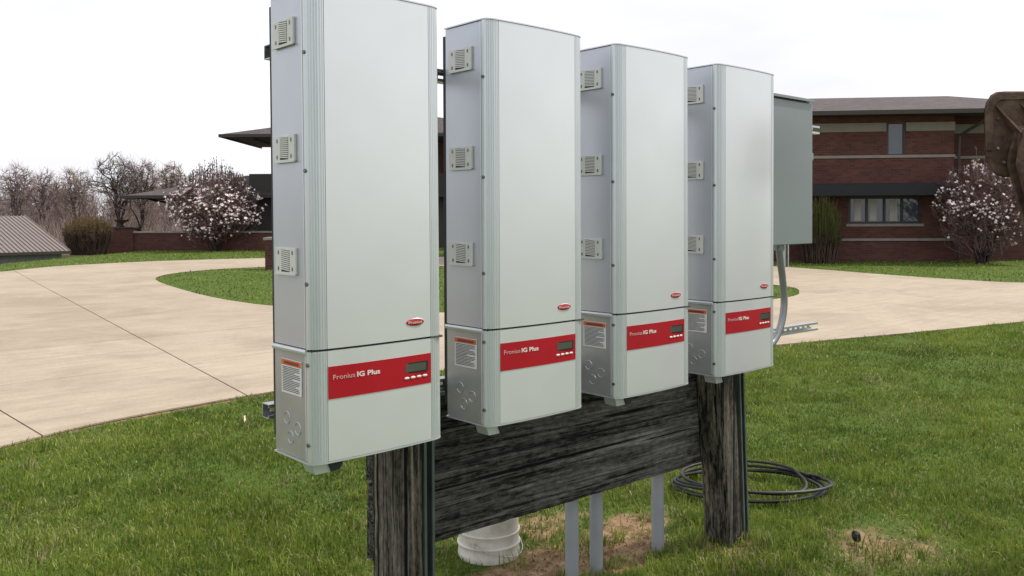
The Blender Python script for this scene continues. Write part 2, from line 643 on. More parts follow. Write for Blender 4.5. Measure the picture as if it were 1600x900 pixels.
def catmull(pts, k=6, closed=False):
    P = np.array(pts, float)
    n = len(P)
    out = []
    rngi = range(n) if closed else range(n - 1)
    for i in rngi:
        g = lambda j: P[j % n] if closed else P[min(max(j, 0), n - 1)]
        p0, p1, p2, p3 = g(i - 1), g(i), g(i + 1), g(i + 2)
        for s in range(k):
            t_ = s / k
            out.append(0.5 * ((2 * p1) + (-p0 + p2) * t_ + (2 * p0 - 5 * p1 + 4 * p2 - p3) * t_ ** 2 + (-p0 + 3 * p1 - 3 * p2 + p3) * t_ ** 3))
    if not closed:
        out.append(P[-1])
    return np.array(out)


near_c, far_c, isl_c = catmull(NEAR_EDGE), catmull(FAR_EDGE), catmull(ISLAND, 6, True)
jag = lambda c, a: c + rng.normal(0, a, c.shape)


def inside(poly, x, y):
    x, y = np.asarray(x), np.asarray(y)
    r = np.zeros(x.shape, bool)
    n = len(poly)
    for i in range(n):
        x1, y1 = poly[i]
        x2, y2 = poly[(i + 1) % n]
        if y1 == y2:
            continue
        c = ((y1 > y) != (y2 > y)) & (x < (x2 - x1) * (y - y1) / (y2 - y1) + x1)
        r ^= c
    return r


drive_poly = np.concatenate([near_c, far_c[::-1]])


def on_drive(x, y):
    return inside(drive_poly, x, y) & ~inside(isl_c, x, y)


def edge_dist(x, y):
    """distance to the near drive edge"""
    d = np.full(np.shape(x), 1e9)
    for i in range(len(near_c) - 1):
        a, b_ = near_c[i], near_c[i + 1]
        ab = b_ - a
        tt = np.clip(((x - a[0]) * ab[0] + (y - a[1]) * ab[1]) / (ab @ ab), 0, 1)
        d = np.minimum(d, np.hypot(x - a[0] - tt * ab[0], y - a[1] - tt * ab[1]))
    return d


BARE = [(1.55, 0.42, 0.42, 0.20, 1.0), (1.95, 0.32, 0.36, 0.17, 1.0), (2.2, 0.5, 0.30, 0.16, 0.85), (1.25, 0.25, 0.35, 0.15, 0.8), (2.38, 0.05, 0.2, 0.14, 0.7),
        (2.84, -0.46, 0.42, 0.25, 0.62), (1.05, 0.75, 0.3, 0.2, 0.5), (1.9, 0.75, 0.35, 0.2, 0.6), (0.9, 0.2, 0.3, 0.12, 0.6), (0.35, 0.15, 0.3, 0.2, 0.35),
        (0.15, 0.95, 0.22, 0.18, 0.2), (2.1, 3.4, 0.4, 0.2, 0.25)]


def patch_noise(x, y, s, seed):
    """smooth fractal value noise in about -1..1; s is roughly the feature frequency"""
    g = np.random.default_rng(seed)
    tab = g.uniform(-1, 1, (256, 256))
    r, amp, tot = np.zeros(x.shape), 1.0, 0.0
    f = s * 0.32
    for k in range(4):
        xx, yy = x * f + 37.3 * k + seed, y * f + 11.9 * k
        xi, yi = np.floor(xx).astype(int), np.floor(yy).astype(int)
        fx, fy = xx - xi, yy - yi
        fx, fy = fx * fx * (3 - 2 * fx), fy * fy * (3 - 2 * fy)
        t_ = lambda i, j: tab[(xi + i) % 256, (yi + j) % 256]
        r += amp * ((t_(0, 0) * (1 - fx) + t_(1, 0) * fx) * (1 - fy) + (t_(0, 1) * (1 - fx) + t_(1, 1) * fx) * fy)
        tot += amp
        amp *= .6
        f *= 2.07
    return r / tot * 1.5


def bareness(x, y):
    x, y = np.asarray(x, float), np.asarray(y, float)
    s = np.zeros(x.shape)
    for cx, cy, rx, ry, a in BARE:
        # patches stretch along the row as seen from the drive
        dx, dy = x - cx, y - cy
        s = np.maximum(s, a * np.clip((1.45 - np.hypot(dx / rx, dy / ry)) / 1.1, 0, 1))
    return np.clip(s * (1 + .5 * patch_noise(x, y, 14, 41)), 0, 1)


# ground sheet: fine near the photographer, coarse towards the horizon
us = np.unique(np.concatenate([np.linspace(-900, -60, 15), np.linspace(-60, -30, 9), np.linspace(-30, -4, 40), np.linspace(-4, 8, 160), np.linspace(8, 30, 23), np.linspace(30, 900, 16)]))
vs_ = np.unique(np.concatenate([np.linspace(-60, 0, 8), np.linspace(0, 9, 140), np.linspace(9, 70, 62), np.linspace(70, 1500, 24)]))
U, V = np.meshgrid(us, vs_)
X = CAM.x + U * RT.x + V * FW.x
Y = CAM.y + U * RT.y + V * FW.y
bare = bareness(X, Y)
ed = edge_dist(X, Y)
bare = np.maximum(bare, 0.75 * np.clip(1 - ed / 0.13, 0, 1) * (X < 3))
def turf_bump(x, y):
    return 0.012 * np.sin(x * 2.3 + 1.1 * np.sin(y * 1.7)) * np.sin(y * 2.9 + x)


bump_n = turf_bump(X, Y)
Z = ground_z(U, V) - 0.012 + np.where((V < 12) & ~on_drive(X, Y) & (ed > 0.25), bump_n, 0)
nx, ny = len(us), len(vs_)
vid = np.arange(nx * ny).reshape(ny, nx)
quads = np.stack([vid[:-1, :-1], vid[:-1, 1:], vid[1:, 1:], vid[1:, :-1]], -1).reshape(-1, 4)
wl = smooth((V - 60) / 20)
gme = fast_mesh('ground', np.stack([X, Y, Z], -1).reshape(-1, 3), quads, None, 'lawn_soil', {'bare': bare.ravel(), 'woodland': wl.ravel()}, True)
ground = tag(link('ground', gme), kind='structure')

# drive: slabs parted by sawn joints
import bmesh


def drive_bm():
    bm = bmesh.new()
    for c, cl in ((np.concatenate([near_c, far_c[::-1]]), True), (isl_c, True)):
        vv = [bm.verts.new((p[0], p[1], 0)) for p in c]
        for i in range(len(vv)):
            bm.edges.new((vv[i], vv[(i + 1) % len(vv)]))
    bmesh.ops.triangle_fill(bm, use_beauty=True, edges=bm.edges[:])
    return bm


# joints as (point, direction, half width)
JOINTS = [((2.19, 4.66), (0.134, 1.0), 0.0075), ((0.55, 4.5), (-0.03, 1.0), 0.007), ((2.0, 6.66), (1.0, 0.035), 0.0045), ((2.7, 8.90), (1.0, 0.01), 0.0045),
          ((3.95, 17.8), (1.0, 0.05), 0.004), ((-1.3, 4.0), (-0.16, 1.0), 0.006)]
bm = drive_bm()
for (px, py), (dx, dy), hw in JOINTS:
    nrm = Vector((-dy, dx, 0)).normalized()
    for sgn in (-1, 1):
        bmesh.ops.bisect_plane(bm, geom=bm.verts[:] + bm.edges[:] + bm.faces[:], dist=1e-5, plane_co=Vector((px, py, 0)) + nrm * hw * sgn, plane_no=nrm)
cells = {}
for f in bm.faces:
    c_ = f.calc_center_median()
    key, gap = [], False
    for (px, py), (dx, dy), hw in JOINTS:
        nrm = Vector((-dy, dx, 0)).normalized()
        s_ = (c_ - Vector((px, py, 0))).dot(nrm)
        if abs(s_) < hw:
            gap = True
        key.append(s_ > 0)
    if not gap:
        cells.setdefault(tuple(key), []).append([v_.co.copy() for v_ in f.verts])
bm.free()
base_bm = drive_bm()
for f in base_bm.faces:
    if f.normal.z < 0:
        f.normal_flip()
bme = bpy.data.meshes.new('driveway')
base_bm.to_mesh(bme)
base_bm.free()
bme.materials.append(MAT['joint_filler'])
drive = tag(link('driveway', bme, None, (0, 0, -0.007)), kind='structure')
for key, fl in cells.items():
    b_ = bmesh.new()
    for f in fl:
        b_.faces.new([b_.verts.new(p) for p in f])
    bmesh.ops.remove_doubles(b_, verts=b_.verts[:], dist=1e-4)
    for f in b_.faces:
        if f.normal.z < 0:
            f.normal_flip()
    bmesh.ops.dissolve_limit(b_, angle_limit=0.01, verts=b_.verts[:], edges=b_.edges[:])
    r_ = bmesh.ops.extrude_face_region(b_, geom=b_.faces[:])
    bmesh.ops.translate(b_, verts=[q for q in r_['geom'] if isinstance(q, bmesh.types.BMVert)], vec=(0, 0, 0.012))
    bmesh.ops.recalc_face_normals(b_, faces=b_.faces[:])
    bmesh.ops.triangulate(b_, faces=[f for f in b_.faces if len(f.verts) > 4])
    sm = bpy.data.meshes.new('slab')
    b_.to_mesh(sm)
    b_.free()
    sm.materials.append(MAT['drive_concrete'])
    link('slab', sm, drive, (0, 0, 0.001))


# ------------------------------------------------------------------ grass
def blades(x, y, z, h, wd, dryv, tintv, flat):
    n = len(x)
    ang = rng.uniform(0, 2 * np.pi, n)
    lean = np.abs(rng.normal(0.25, 0.55, n)) + flat
    lean = np.clip(lean, 0, 1.45)
    la = rng.uniform(0, 2 * np.pi, n)
    sx, sy = np.cos(ang) * wd / 2, np.sin(ang) * wd / 2
    lx, ly = np.cos(la), np.sin(la)
    o = np.stack([x, y, z], -1)
    side = np.stack([sx, sy, np.zeros(n)], -1)
    m1 = o + np.stack([lx * np.sin(lean * .5) * h * .55, ly * np.sin(lean * .5) * h * .55, np.cos(lean * .5) * h * .55], -1)
    tip = m1 + np.stack([lx * np.sin(lean * 1.3) * h * .45, ly * np.sin(lean * 1.3) * h * .45, np.cos(np.minimum(lean * 1.3, 1.7)) * h * .45], -1)
    vv = np.stack([o - side, o + side, m1 + side * .8, m1 - side * .8, tip], 1).reshape(-1, 3)
    i0 = np.arange(n) * 5
    q = np.stack([i0, i0 + 1, i0 + 2, i0 + 3], -1)
    tr_ = np.stack([i0 + 3, i0 + 2, i0 + 4], -1)
    return vv, q, tr_, np.repeat(dryv, 5), np.repeat(tintv, 5)


def lawn(N, v0, v1, half, hmul, wmul, region, power=0.5):
    q = rng.uniform(0, 1, N)
    v = (v0 ** (1 - power) + q * (v1 ** (1 - power) - v0 ** (1 - power))) ** (1 / (1 - power))
    u = v * np.tan(rng.uniform(-half, half, N))
    x = CAM.x + u * RT.x + v * FW.x
    y = CAM.y + u * RT.y + v * FW.y
    keep = region(x, y)
    b_ = bareness(x, y)
    keep &= rng.uniform(0, 1, N) > np.clip(b_ * 1.25 - 0.1 + 0.35 * patch_noise(x, y, 9, 3), 0, 0.84)
    strip = (x > 0.7) & (x < 2.05) & (edge_dist(x, y) < 0.05 + 0.07 * (1 + patch_noise(x, y, 6, 17)))
    keep &= ~strip | (rng.uniform(0, 1, N) < 0.2)
    x, y, u, v, b_ = x[keep], y[keep], u[keep], v[keep], b_[keep]
    n = len(x)
    clump = patch_noise(x, y, 3.2, 5)
    clump2 = patch_noise(x, y, 10, 8)
    h = hmul * np.maximum(0.021, 0.037 + 0.014 * clump + 0.020 * clump2) * rng.uniform(0.55, 1.35, n) * (1 - 0.45 * b_)
    tall = rng.uniform(0, 1, n) < 0.012
    h = np.where(tall, h * 1.7, h)
    mott = patch_noise(x, y, 22, 77)
    dryp = 0.08 + 0.32 * np.clip(patch_noise(x, y, 4.5, 21) - .15, 0, 1) + 0.12 * np.clip(mott - .3, 0, 1) + 0.7 * b_
    dry = np.where(rng.uniform(0, 1, n) < dryp, rng.uniform(0.5, 1, n), rng.uniform(0, 0.12, n))
    tint = np.clip(rng.normal(0.48, 0.22, n) + 0.40 * clump + 0.26 * mott - 0.10 * clump2, 0, 1)
    wd = wmul * 0.0042 * rng.uniform(0.6, 1.4, n) * np.maximum(1, (v / 3.2)) ** 0.7
    flat = np.where(dry > .4, 0.55, 0.0)
    zz = ground_z(u, v) - 0.018 + np.where((v < 12) & (edge_dist(x, y) > 0.25), turf_bump(x, y), 0)
    return blades(x, y, zz, h, wd, dry, tint, flat)


near_lawn = lambda x, y: ~on_drive(x, y) & ~(inside(drive_poly, x, y)) & (edge_dist(x, y) > 0.015)
far_lawn = lambda x, y: ~on_drive(x, y)
def tufts(n):
    out_ = []
    q = rng.uniform(0, 1, n)
    v = 2.4 + q ** 1.3 * 6
    u = v * np.tan(rng.uniform(-R(34), R(34), n))
    x = CAM.x + u * RT.x + v * FW.x
    y = CAM.y + u * RT.y + v * FW.y
    # rougher growth round the post feet, pipes and cable
    for cx, cy, sx, sy, k in ((.56, .02, .10, .06, 14), (2.4, .03, .12, .08, 18), (3.1, .4, .4, .3, 26), (2.6, -.3, .25, .15, 14), (2.05, .1, .2, .1, 14), (1.2, .9, .3, .2, 10), (.3, .2, .3, .2, 12)):
        x = np.concatenate([x, rng.normal(cx, sx, k)]); y = np.concatenate([y, rng.normal(cy, sy, k)])
    ok = near_lawn(x, y)
    x, y = x[ok], y[ok]
    m_ = len(x)
    per = 34
    rad = rng.uniform(.015, .06, m_)
    X_ = np.repeat(x, per) + rng.normal(0, 1, m_ * per) * np.repeat(rad, per)
    Y_ = np.repeat(y, per) + rng.normal(0, 1, m_ * per) * np.repeat(rad, per)
    kind_ = rng.uniform(0, 1, m_)
    h = np.repeat(rng.uniform(.045, .095, m_), per) * rng.uniform(.5, 1.2, m_ * per)
    tint = np.clip(np.repeat(np.where(kind_ < .5, .85, .25), per) + rng.normal(0, .15, m_ * per), 0, 1)
    dry = np.where(rng.uniform(0, 1, m_ * per) < np.repeat(np.where(kind_ > .85, .6, .06), per), .8, .03)
    return blades(X_, Y_, np.full(m_ * per, -.022), h, .0045 * rng.uniform(.6, 1.5, m_ * per), dry, tint, np.full(m_ * per, .12))


parts = [tufts(620), lawn(640000, 1.7, 13.5, R(40), 0.95, 1.0, near_lawn), lawn(120000, 9, 45, R(38), 1.15, 1.7, far_lawn, 0.2)]
off, VV, QQ, TT, DD, NN = 0, [], [], [], [], []
for vv, q, tr_, d_, n_ in parts:
    VV.append(vv); QQ.append(q + off); TT.append(tr_ + off); DD.append(d_); NN.append(n_)
    off += len(vv)
gm = fast_mesh('grass', np.concatenate(VV), np.concatenate(QQ), np.concatenate(TT), 'grass_blades', {'dry': np.concatenate(DD), 'tint': np.concatenate(NN)})
tag(link('grass', gm), 'short green lawn grass with dry straw bits around the equipment stand', 'grass', kind='stuff')

# crumbs of soil and straw on the bare places
cr_b = MB()
for k in range(700):
    cx, cy, rx, ry, a = BARE[rnd.choice([0, 0, 1, 1, 1, 2, 3, 4, 5, 5, 6, 7, 8])]
    x, y = cx + rnd.gauss(0, rx * .5), cy + rnd.gauss(0, ry * .55)
    s = rnd.uniform(.003, .009)
    p = [(x + s * rnd.uniform(.5, 1) * math.cos(q_ * 2.09 + k), y + s * rnd.uniform(.5, 1) * math.sin(q_ * 2.09 + k), -.012) for q_ in range(3)]
    cr_b.add(p + [(x, y, -.012 + s * rnd.uniform(.6, 1.2))], [(0, 1, 3), (1, 2, 3), (2, 0, 3)])
paint('soil_crumb', (0.16, 0.10, 0.06), 0.95, 0, 0.1, 0.6, 30)
tag(cr_b.build('soil_crumbs', 'soil_crumb'), 'loose brown soil crumbs on the bare ground below the planks', 'soil', kind='stuff')

# ------------------------------------------------------------------ inverter cabinets
IZ = 0.85
W_, H_ = 0.435, 1.263


def arc_front(x):
    """gently bowed front"""
    s = (x - W_ / 2) / (W_ / 2 - 0.045)
    return -0.2215 + 0.006 * s * s


def trim_profile(mirror):
    # rounded corner extrusion with fluting
    base = [(0.0, -0.188)]
    pts = []
    n = 44
    for i in range(n + 1):
        t_ = i / n
        a = math.pi / 2 * t_
        x = 0.046 * (1 - math.cos(a)) ** 0.85
        y = -0.192 - 0.0235 * math.sin(a) ** 0.9
        nx_, ny_ = -math.cos(a), -math.sin(a)
        ph = (t_ - 0.2) / 0.75
        g = 0.0
        if 0 < ph < 1:
            g = 0.0016 if (ph * 6) % 1 > 0.62 else 0.0
        pts.append((x - nx_ * g, y - ny_ * g))
    prof = base + pts + [(0.046, -0.18), (0.012, -0.18)]
    if mirror:
        prof = [(W_ - x, y) for x, y in prof][::-1]
    return prof


def front_profile(x0=0.0475, x1=W_ - 0.0475, th=0.012, n=14):
    xs = [x0 + (x1 - x0) * i / n for i in range(n + 1)]
    return [(x, arc_front(x)) for x in xs] + [(x, arc_front(x) + th) for x in xs[::-1]]


def full_outline(grow=0.0):
    L = [(0 - grow, 0), (0 - grow, -0.19)]
    for i in range(1, 7):
        a = math.pi / 2 * i / 6
        L.append((0.046 * (1 - math.cos(a)) - grow * math.cos(a), -0.192 - 0.0235 * math.sin(a) - grow * math.sin(a)))
    xs = [0.06 + (W_ - 0.12) * i / 8 for i in range(9)]
    L += [(x, arc_front(x) - grow) for x in xs]
    Rr = [(W_ - x, y) for x, y in L[:8]][::-1]
    return L + Rr


def make_inverter():
    r = empty('solar_inverter')
    seam = 0.300
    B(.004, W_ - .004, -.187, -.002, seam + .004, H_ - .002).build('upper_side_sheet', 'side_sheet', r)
    MB().prism(trim_profile(False), seam + .003, H_ - .001).build('corner_trim', 'trim_paint', r)
    MB().prism(trim_profile(True), seam + .003, H_ - .001).build('corner_trim', 'trim_paint', r)
    MB().prism(front_profile(), seam + .003, H_ - .0015).build('front_panel', 'cabinet_paint', r, smooth=True)
    MB().prism(full_outline(0.0015), H_, H_ + .004).build('top_cap', 'trim_paint', r)
    B(.006, W_ - .006, -.205, -.01, seam - .004, seam + .004).build('seam_gap', 'dark_gap', r)
    # lip along the side just below the seam
    lip = MB().prism([(-.004, seam - .009), (-.005, seam - .004), (-.003, seam + .0015), (.003, seam + .002), (.003, seam - .012), (-.003, seam - .012)], -.188, -.001, axis=1)
    lip.build('seam_lip', 'trim_paint', r)
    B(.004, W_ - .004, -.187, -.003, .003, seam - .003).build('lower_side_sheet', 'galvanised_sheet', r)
    MB().prism(trim_profile(False), .002, seam - .003).build('corner_trim', 'trim_paint', r)
    MB().prism(trim_profile(True), .002, seam - .003).build('corner_trim', 'trim_paint', r)
    MB().prism(front_profile(), .0025, seam - .003).build('lower_cover', 'cabinet_paint', r, smooth=True)
    MB().prism(full_outline(0.0003), -.003, 0.0015).build('bottom_flange', 'trim_paint', r)
    # edge bead of the sheet at the front of the side
    B(-.001, .003, -.186, -.181, seam + .006, H_ - .004).build('side_bead', 'trim_paint', r)
    B(-.001, .003, -.186, -.181, .006, seam - .014).build('side_bead', 'trim_paint', r)
    # dark wall bracket behind
    B(.010, W_ - .006, .0, .020, .04, H_ - .02).build('wall_bracket', 'dark_gap', r)
    # air outlet under the cabinet
    ft = MB().prism([(.012, -.006), (.095, -.006), (.066, -.034), (.022, -.034)], -.19, -.135, axis=1)
    f = ft.build('outlet_duct', 'trim_paint', r)
    MB().prism([(.058, -.008), (.105, -.008), (.094, -.030), (.068, -.033)], -.196, -.12, axis=1).build('outlet_mouth', 'dark_gap', f)
    # vents on the side
    plate = MB().box(-.0035, .004, -.140, -.026, -.036, .036).mesh('vent', 'vent_plastic')
    hole = MB().box(-.0040, -.002, -.108, -.062, -.030, .030).mesh('grille_opening', 'dark_gap')
    sl = MB()
    for k in range(11):
        z = -.0275 + k * .0055
        sl.prism([(-.108, z), (-.062, z + .004), (-.062, z + .0075), (-.108, z + .0035)], -.0052, -.0036, axis=0)
    slats = sl.mesh('grille', 'vent_plastic')
    scr = MB().box(-.0046, -.003, -.0028, .0028, -.005, .005).mesh('screw', 'screw_metal')
    lowlip = MB().box(-.0065, -.002, -.141, -.025, -.0385, -.0355).mesh('drip_lip', 'vent_plastic')
    for z in (1.153, .840, .535):
        vnt = link('vent', plate, r, (0, 0, z), .0015)
        link('grille_opening', hole, vnt)
        link('grille', slats, vnt)
        link('drip_lip', lowlip, vnt)
        for yy in (-.045, -.124):
            for zz in (-.022, .022):
                link('screw', scr, vnt, (0, yy, zz))
    sc = MB().tube([(-.003, 0, 0), (.004, 0, 0)], .0055, 10).mesh('screw', 'screw_metal')
    for z in (1.086, .775, .476, .262, .050):
        link('screw', sc, r, (-.0005, -.194, z))
    # warning label on the lower side
    lb = B(.0025, .0042, -.157, -.045, .172, .266).build('warning_label', 'label_white', r, (-.001, 0, 0))
    B(.0015, .0030, -.155, -.047, .249, .264).build('label_header', 'label_orange', lb)
    B(.0008, .0020, -.143, -.063, .2525, .2595).build('header_print', 'label_dark_red', lb)
    ln = MB()
    rr = random.Random(3)
    for k in range(15):
        z = .243 - k * .0046
        e = -.150 + rr.uniform(0, .05 if k % 4 == 3 else .008)
        ln.box(.0016, .0030, e, -.052, z, z + .0018)
    ln.build('label_print', 'label_ink', lb)
    # knock-outs
    for yy, zz in ((-.070, .103), (-.090, .052), (-.131, .082)):
        kb = MB()
        for (a0, a1) in ((.4, 2.9), (3.4, 5.9)):
            pts = [(.0036, yy + .0165 * math.cos(a0 + (a1 - a0) * i / 10), zz + .0165 * math.sin(a0 + (a1 - a0) * i / 10)) for i in range(11)]
            kb.tube(pts, .0013, 6)
        kb.build('knockout', 'screw_metal' if False else 'side_sheet', r)
    # red band with writing, display and keys
    n = 10
    xs = [.0485 + (.413 - .0485) * i / n for i in range(n + 1)]
    xs = [.0485 + (W_ - .0970) * i / n for i in range(n + 1)]
    bd = MB().prism([(x, arc_front(x) - .0012) for x in xs] + [(x, arc_front(x) + .004) for x in xs[::-1]], .168, .255).build('control_band', 'band_red', r, smooth=True)

    def put_text(body, x, z, size, mat, name, wide, bold, parent):
        me = text_mesh(body, size, mat, .0005, bold)
        xs_ = [v.co.x for v in me.vertices]
        k = wide / (max(xs_) - min(xs_))
        x_min = min(xs_)
        for v_ in me.vertices:
            px = x + (v_.co.x - x_min) * k
            zz, dd = v_.co.y, v_.co.z
            v_.co = (px, arc_front(px) - .0016 - dd, z + zz)
        return link(name, me, parent)
    put_text('Fronius', .062, .219, .0185, 'thin_lettering', 'lettering', .066, 0.0, bd)
    put_text('IG Plus', .134, .219, .0185, 'band_lettering', 'lettering', .073, .0005, bd)
    xd = .330
    yd = arc_front(xd)
    dp = B(.2865, .3725, yd - .0022, yd + .004, .2055, .2355).build('display', 'display_frame', bd)
    B(.2935, .3655, yd - .0030, yd, .2095, .2315).build('screen', 'display_glass', dp)
    for xb in (.298, .320, .3415, .363):
        mb = MB().lathe([(.0085, 0), (.0085, .0012), (.006, .0026), (.002, .0030)], 18)
        vs2 = [(xb + a, arc_front(xb) - .001 - c_, .1925 + b_ * .42) for a, b_, c_ in mb.v]
        mb.v = vs2
        mb.build('key', 'button_grey', bd, smooth=True)
    # oval badge
    xc, zc = .329, .350
    yb = arc_front(xc)

    def oval(a, b_, t0, t1):
        q = MB().lathe([(1, t0), (1, t0 + (t1 - t0) * .5), (.85, t0 + (t1 - t0) * .85), (.4, t1)], 36)
        q.v = [(xc + x * a, yb - z, zc + y * b_) for x, y, z in q.v]
        return q
    bg_ = oval(.0330, .0118, -.003, .0016).build('badge', 'badge_rim', r, smooth=True)
    oval(.0312, .0102, .0005, .0030).build('badge_face', 'badge_red', bg_, smooth=True)
    me = text_mesh('Fronius', .0115, 'band_lettering', .0004)
    xs_ = [v.co.x for v in me.vertices]
    x0_, x1_ = min(xs_), max(xs_)
    for v_ in me.vertices:
        v_.co = (xc + (v_.co.x - (x0_ + x1_) / 2) / (x1_ - x0_) * .047, yb - .0032 - v_.co.z, zc - .0038 + v_.co.y)
    link('badge_lettering', me, bg_)
    # latch at the right end of the seam
    B(W_ - .048, W_ - .004, -.216, -.196, seam - .003, seam + .003).build('seam_latch', 'screw_metal', r)
    return r


inv = make_inverter()
INV = [(.104, 'nearest and tallest-looking pale grey inverter cabinet, leftmost of the row of four'),
       (.712, 'pale grey inverter cabinet directly right of the nearest one, second from left'),
       (1.319, 'pale grey inverter cabinet second from the right, above the middle of the planks'),
       (1.935, 'farthest pale grey inverter cabinet, right end of the row beside the blue-grey box')]
for i, (x, lab) in enumerate(INV):
    o = inv if i == 0 else copy_tree(inv)
    o.location = (x, 0, IZ)
    o.rotation_euler = ((0, R(-.15), 0), (0, R(.1), 0), (0, 0, 0), (0, R(.2), 0))[i]
    tag(o, lab, 'inverter', 'inverter cabinets mounted in a row')

# ------------------------------------------------------------------ timber and strut rack
rack = tag(empty('equipment_rack', (1.4, .1, 0)), 'weathered timber posts and planks with steel channels carrying the four inverter cabinets', 'rack')


def rp_(x, y, z):
    return (x - 1.4, y - .1, z)


def rough_board(L, hgt, th, seed, notch=None):
    """sawn board whose weathered front face has raised and sunken grain; local x along the board"""
    q = random.Random(seed)
    nx_, nz_ = 46, max(16, int(hgt / .0062))
    zs = [hgt * k / nz_ for k in range(nz_ + 1)]
    ridge = [q.choice((0, 0, .0008, .0015, .0030)) for _ in zs]
    ph_ = [q.uniform(0, 6.28) for _ in zs]
    vs2, fs = [], []
    for i in range(nx_ + 1):
        x = L * i / nx_
        wav = .006 * math.sin(x * 3.1 + seed) + .004 * math.sin(x * 7.3 + 2 * seed)
        wz0, wz1 = q.uniform(-.002, .002), q.uniform(-.002, .002)
        for k, z in enumerate(zs):
            f_ = z / hgt
            y0 = ridge[k] * (.6 + .4 * math.sin(x * 5 + ph_[k])) + q.uniform(0, .0005)
            if k in (0, nz_):
                y0 += .005
            zz = z + wav * math.sin(math.pi * f_) + (wz0 if k == 0 else wz1 if k == nz_ else 0)
            vs2.append((x, y0, zz))
        vs2 += [(x, th, hgt), (x, th, 0)]
    m_ = nz_ + 3
    for i in range(nx_):
        for k in range(m_):
            k2 = (k + 1) % m_
            fs.append((i * m_ + k, i * m_ + k2, (i + 1) * m_ + k2, (i + 1) * m_ + k))
    fs += [tuple(range(m_)), tuple(range(nx_ * m_, nx_ * m_ + m_))]
    return MB().add(vs2, fs)


PB = [(.520, .142, .380, .248, .040, 0), (.520, .144, .637, .126, .040, 1), (.525, .156, .764, .125, .040, 2)]
for (x, y, z, hgt, th, sd_) in PB:
    o = rough_board(1.86, hgt, th, sd_ + 4).build('plank', 'plank_wood', rack, rp_(x, y, z))
    o.rotation_euler.y = R(.85)


def post_mesh(wd, dp, hgt, lean, seed):
    q = random.Random(seed)
    n = 16
    vs2, fs = [], []
    c = .006
    for i in range(n + 1):
        z = -.15 + (hgt + .15) * i / n
        ox = lean * z + q.uniform(-.0015, .0015)
        w2 = wd + q.uniform(-.002, .002)
        ring = [(c, 0), (w2 - c, 0), (w2, c), (w2, dp - c), (w2 - c, dp), (c, dp), (0, dp - c), (0, c)]
        vs2 += [(a + ox, b_, z) for a, b_ in ring]
    for i in range(n):
        for k in range(8):
            k2 = (k + 1) % 8
            fs.append((i * 8 + k, i * 8 + k2, (i + 1) * 8 + k2, (i + 1) * 8 + k))
    fs += [tuple(range(8)), tuple(range(n * 8, n * 8 + 8))]
    return MB().add(vs2, fs)


LEAN = -.085
post_mesh(.104, .138, .83, 0.0, 1).build('post', 'post_wood', rack, rp_(.516, .003, 0))
tag(post_mesh(.112, .138, .835, LEAN, 2).build('post', 'post_wood', rack, rp_(2.338, .003, 0)), 'leaning right timber post with a pale front edge')


def channel(L, slotted=True, wd=.041, dp=.041, lip=.007, th=.0026, slot=.028, gap=.022):
    """strut channel along local x, open side to -y, slotted back at +y"""
    b_ = MB()
    b_.box(0, L, 0, dp, 0, th).box(0, L, 0, dp, wd - th, wd)
    b_.box(0, L, 0, th, th, lip + th).box(0, L, 0, th, wd - lip - th, wd - th)
    b_.box(0, L, th, th * 2, lip, lip + th).box(0, L, th, th * 2, wd - lip - th, wd - lip)
    if slotted:
        b_.box(0, L, dp - th, dp, th, .0135).box(0, L, dp - th, dp, wd - .0135, wd - th)
        x = 0.0
        while x < L:
            b_.box(x, min(x + gap, L), dp - th, dp, .0135, wd - .0135)
            x += slot + gap
    else:
        b_.box(0, L, dp - th, dp, th, wd - th)
    return b_


rail = channel(3.09).mesh('strut_rail', 'strut_steel')
for z in (.936, 1.955):
    o = link('strut_rail', rail, rack, rp_(.106 if z < 1 else .122, .036, z - (.006 if z < 1 else 0)))
    o.rotation_euler.y = R(.55)
# upright channels beside the posts
up_m = channel(1.0, False).mesh('strut_upright', 'strut_green')
for (x, y, z0, z1, lean) in ((.621, -.002, -.02, .86, 0), (2.452, -.002, -.02, .86, LEAN * .62)):
    o = link('strut_upright', up_m, rack, rp_(x, y, z0))
    o.scale = (z1 - z0, 1, 1)
    o.rotation_euler = (0, -math.pi / 2 + lean, 0)
    o.location.x += .041
sl_up = channel(1.05).mesh('strut_upright', 'strut_steel')
for (x, y, z0) in ((.735, .078, .80), (1.95, .078, .80)):
    o = link('strut_upright', sl_up, rack, rp_(x, y, z0))
    o.rotation_euler = (0, -math.pi / 2, 0)
# slotted upright that carries the grey box, seen from its side
sl2 = channel(.70).mesh('strut_upright', 'strut_steel')
o = link('strut_upright', sl2, rack, rp_(2.893, .028, 1.243))
o.rotation_euler = (0, -math.pi / 2, 0)
# bolt heads on the planks
bolt = MB().lathe([(.014, 0), (.014, .004), (.008, .004), (.008, .012)], 6).mesh('bolt', 'screw_metal')
for (x, z) in ((.70, .45), (.70, .70), (2.22, .42), (2.22, .68)):
    o = link('bolt', bolt, rack, rp_(x, .142, z))
    o.rotation_euler = (math.pi / 2, 0, 0)

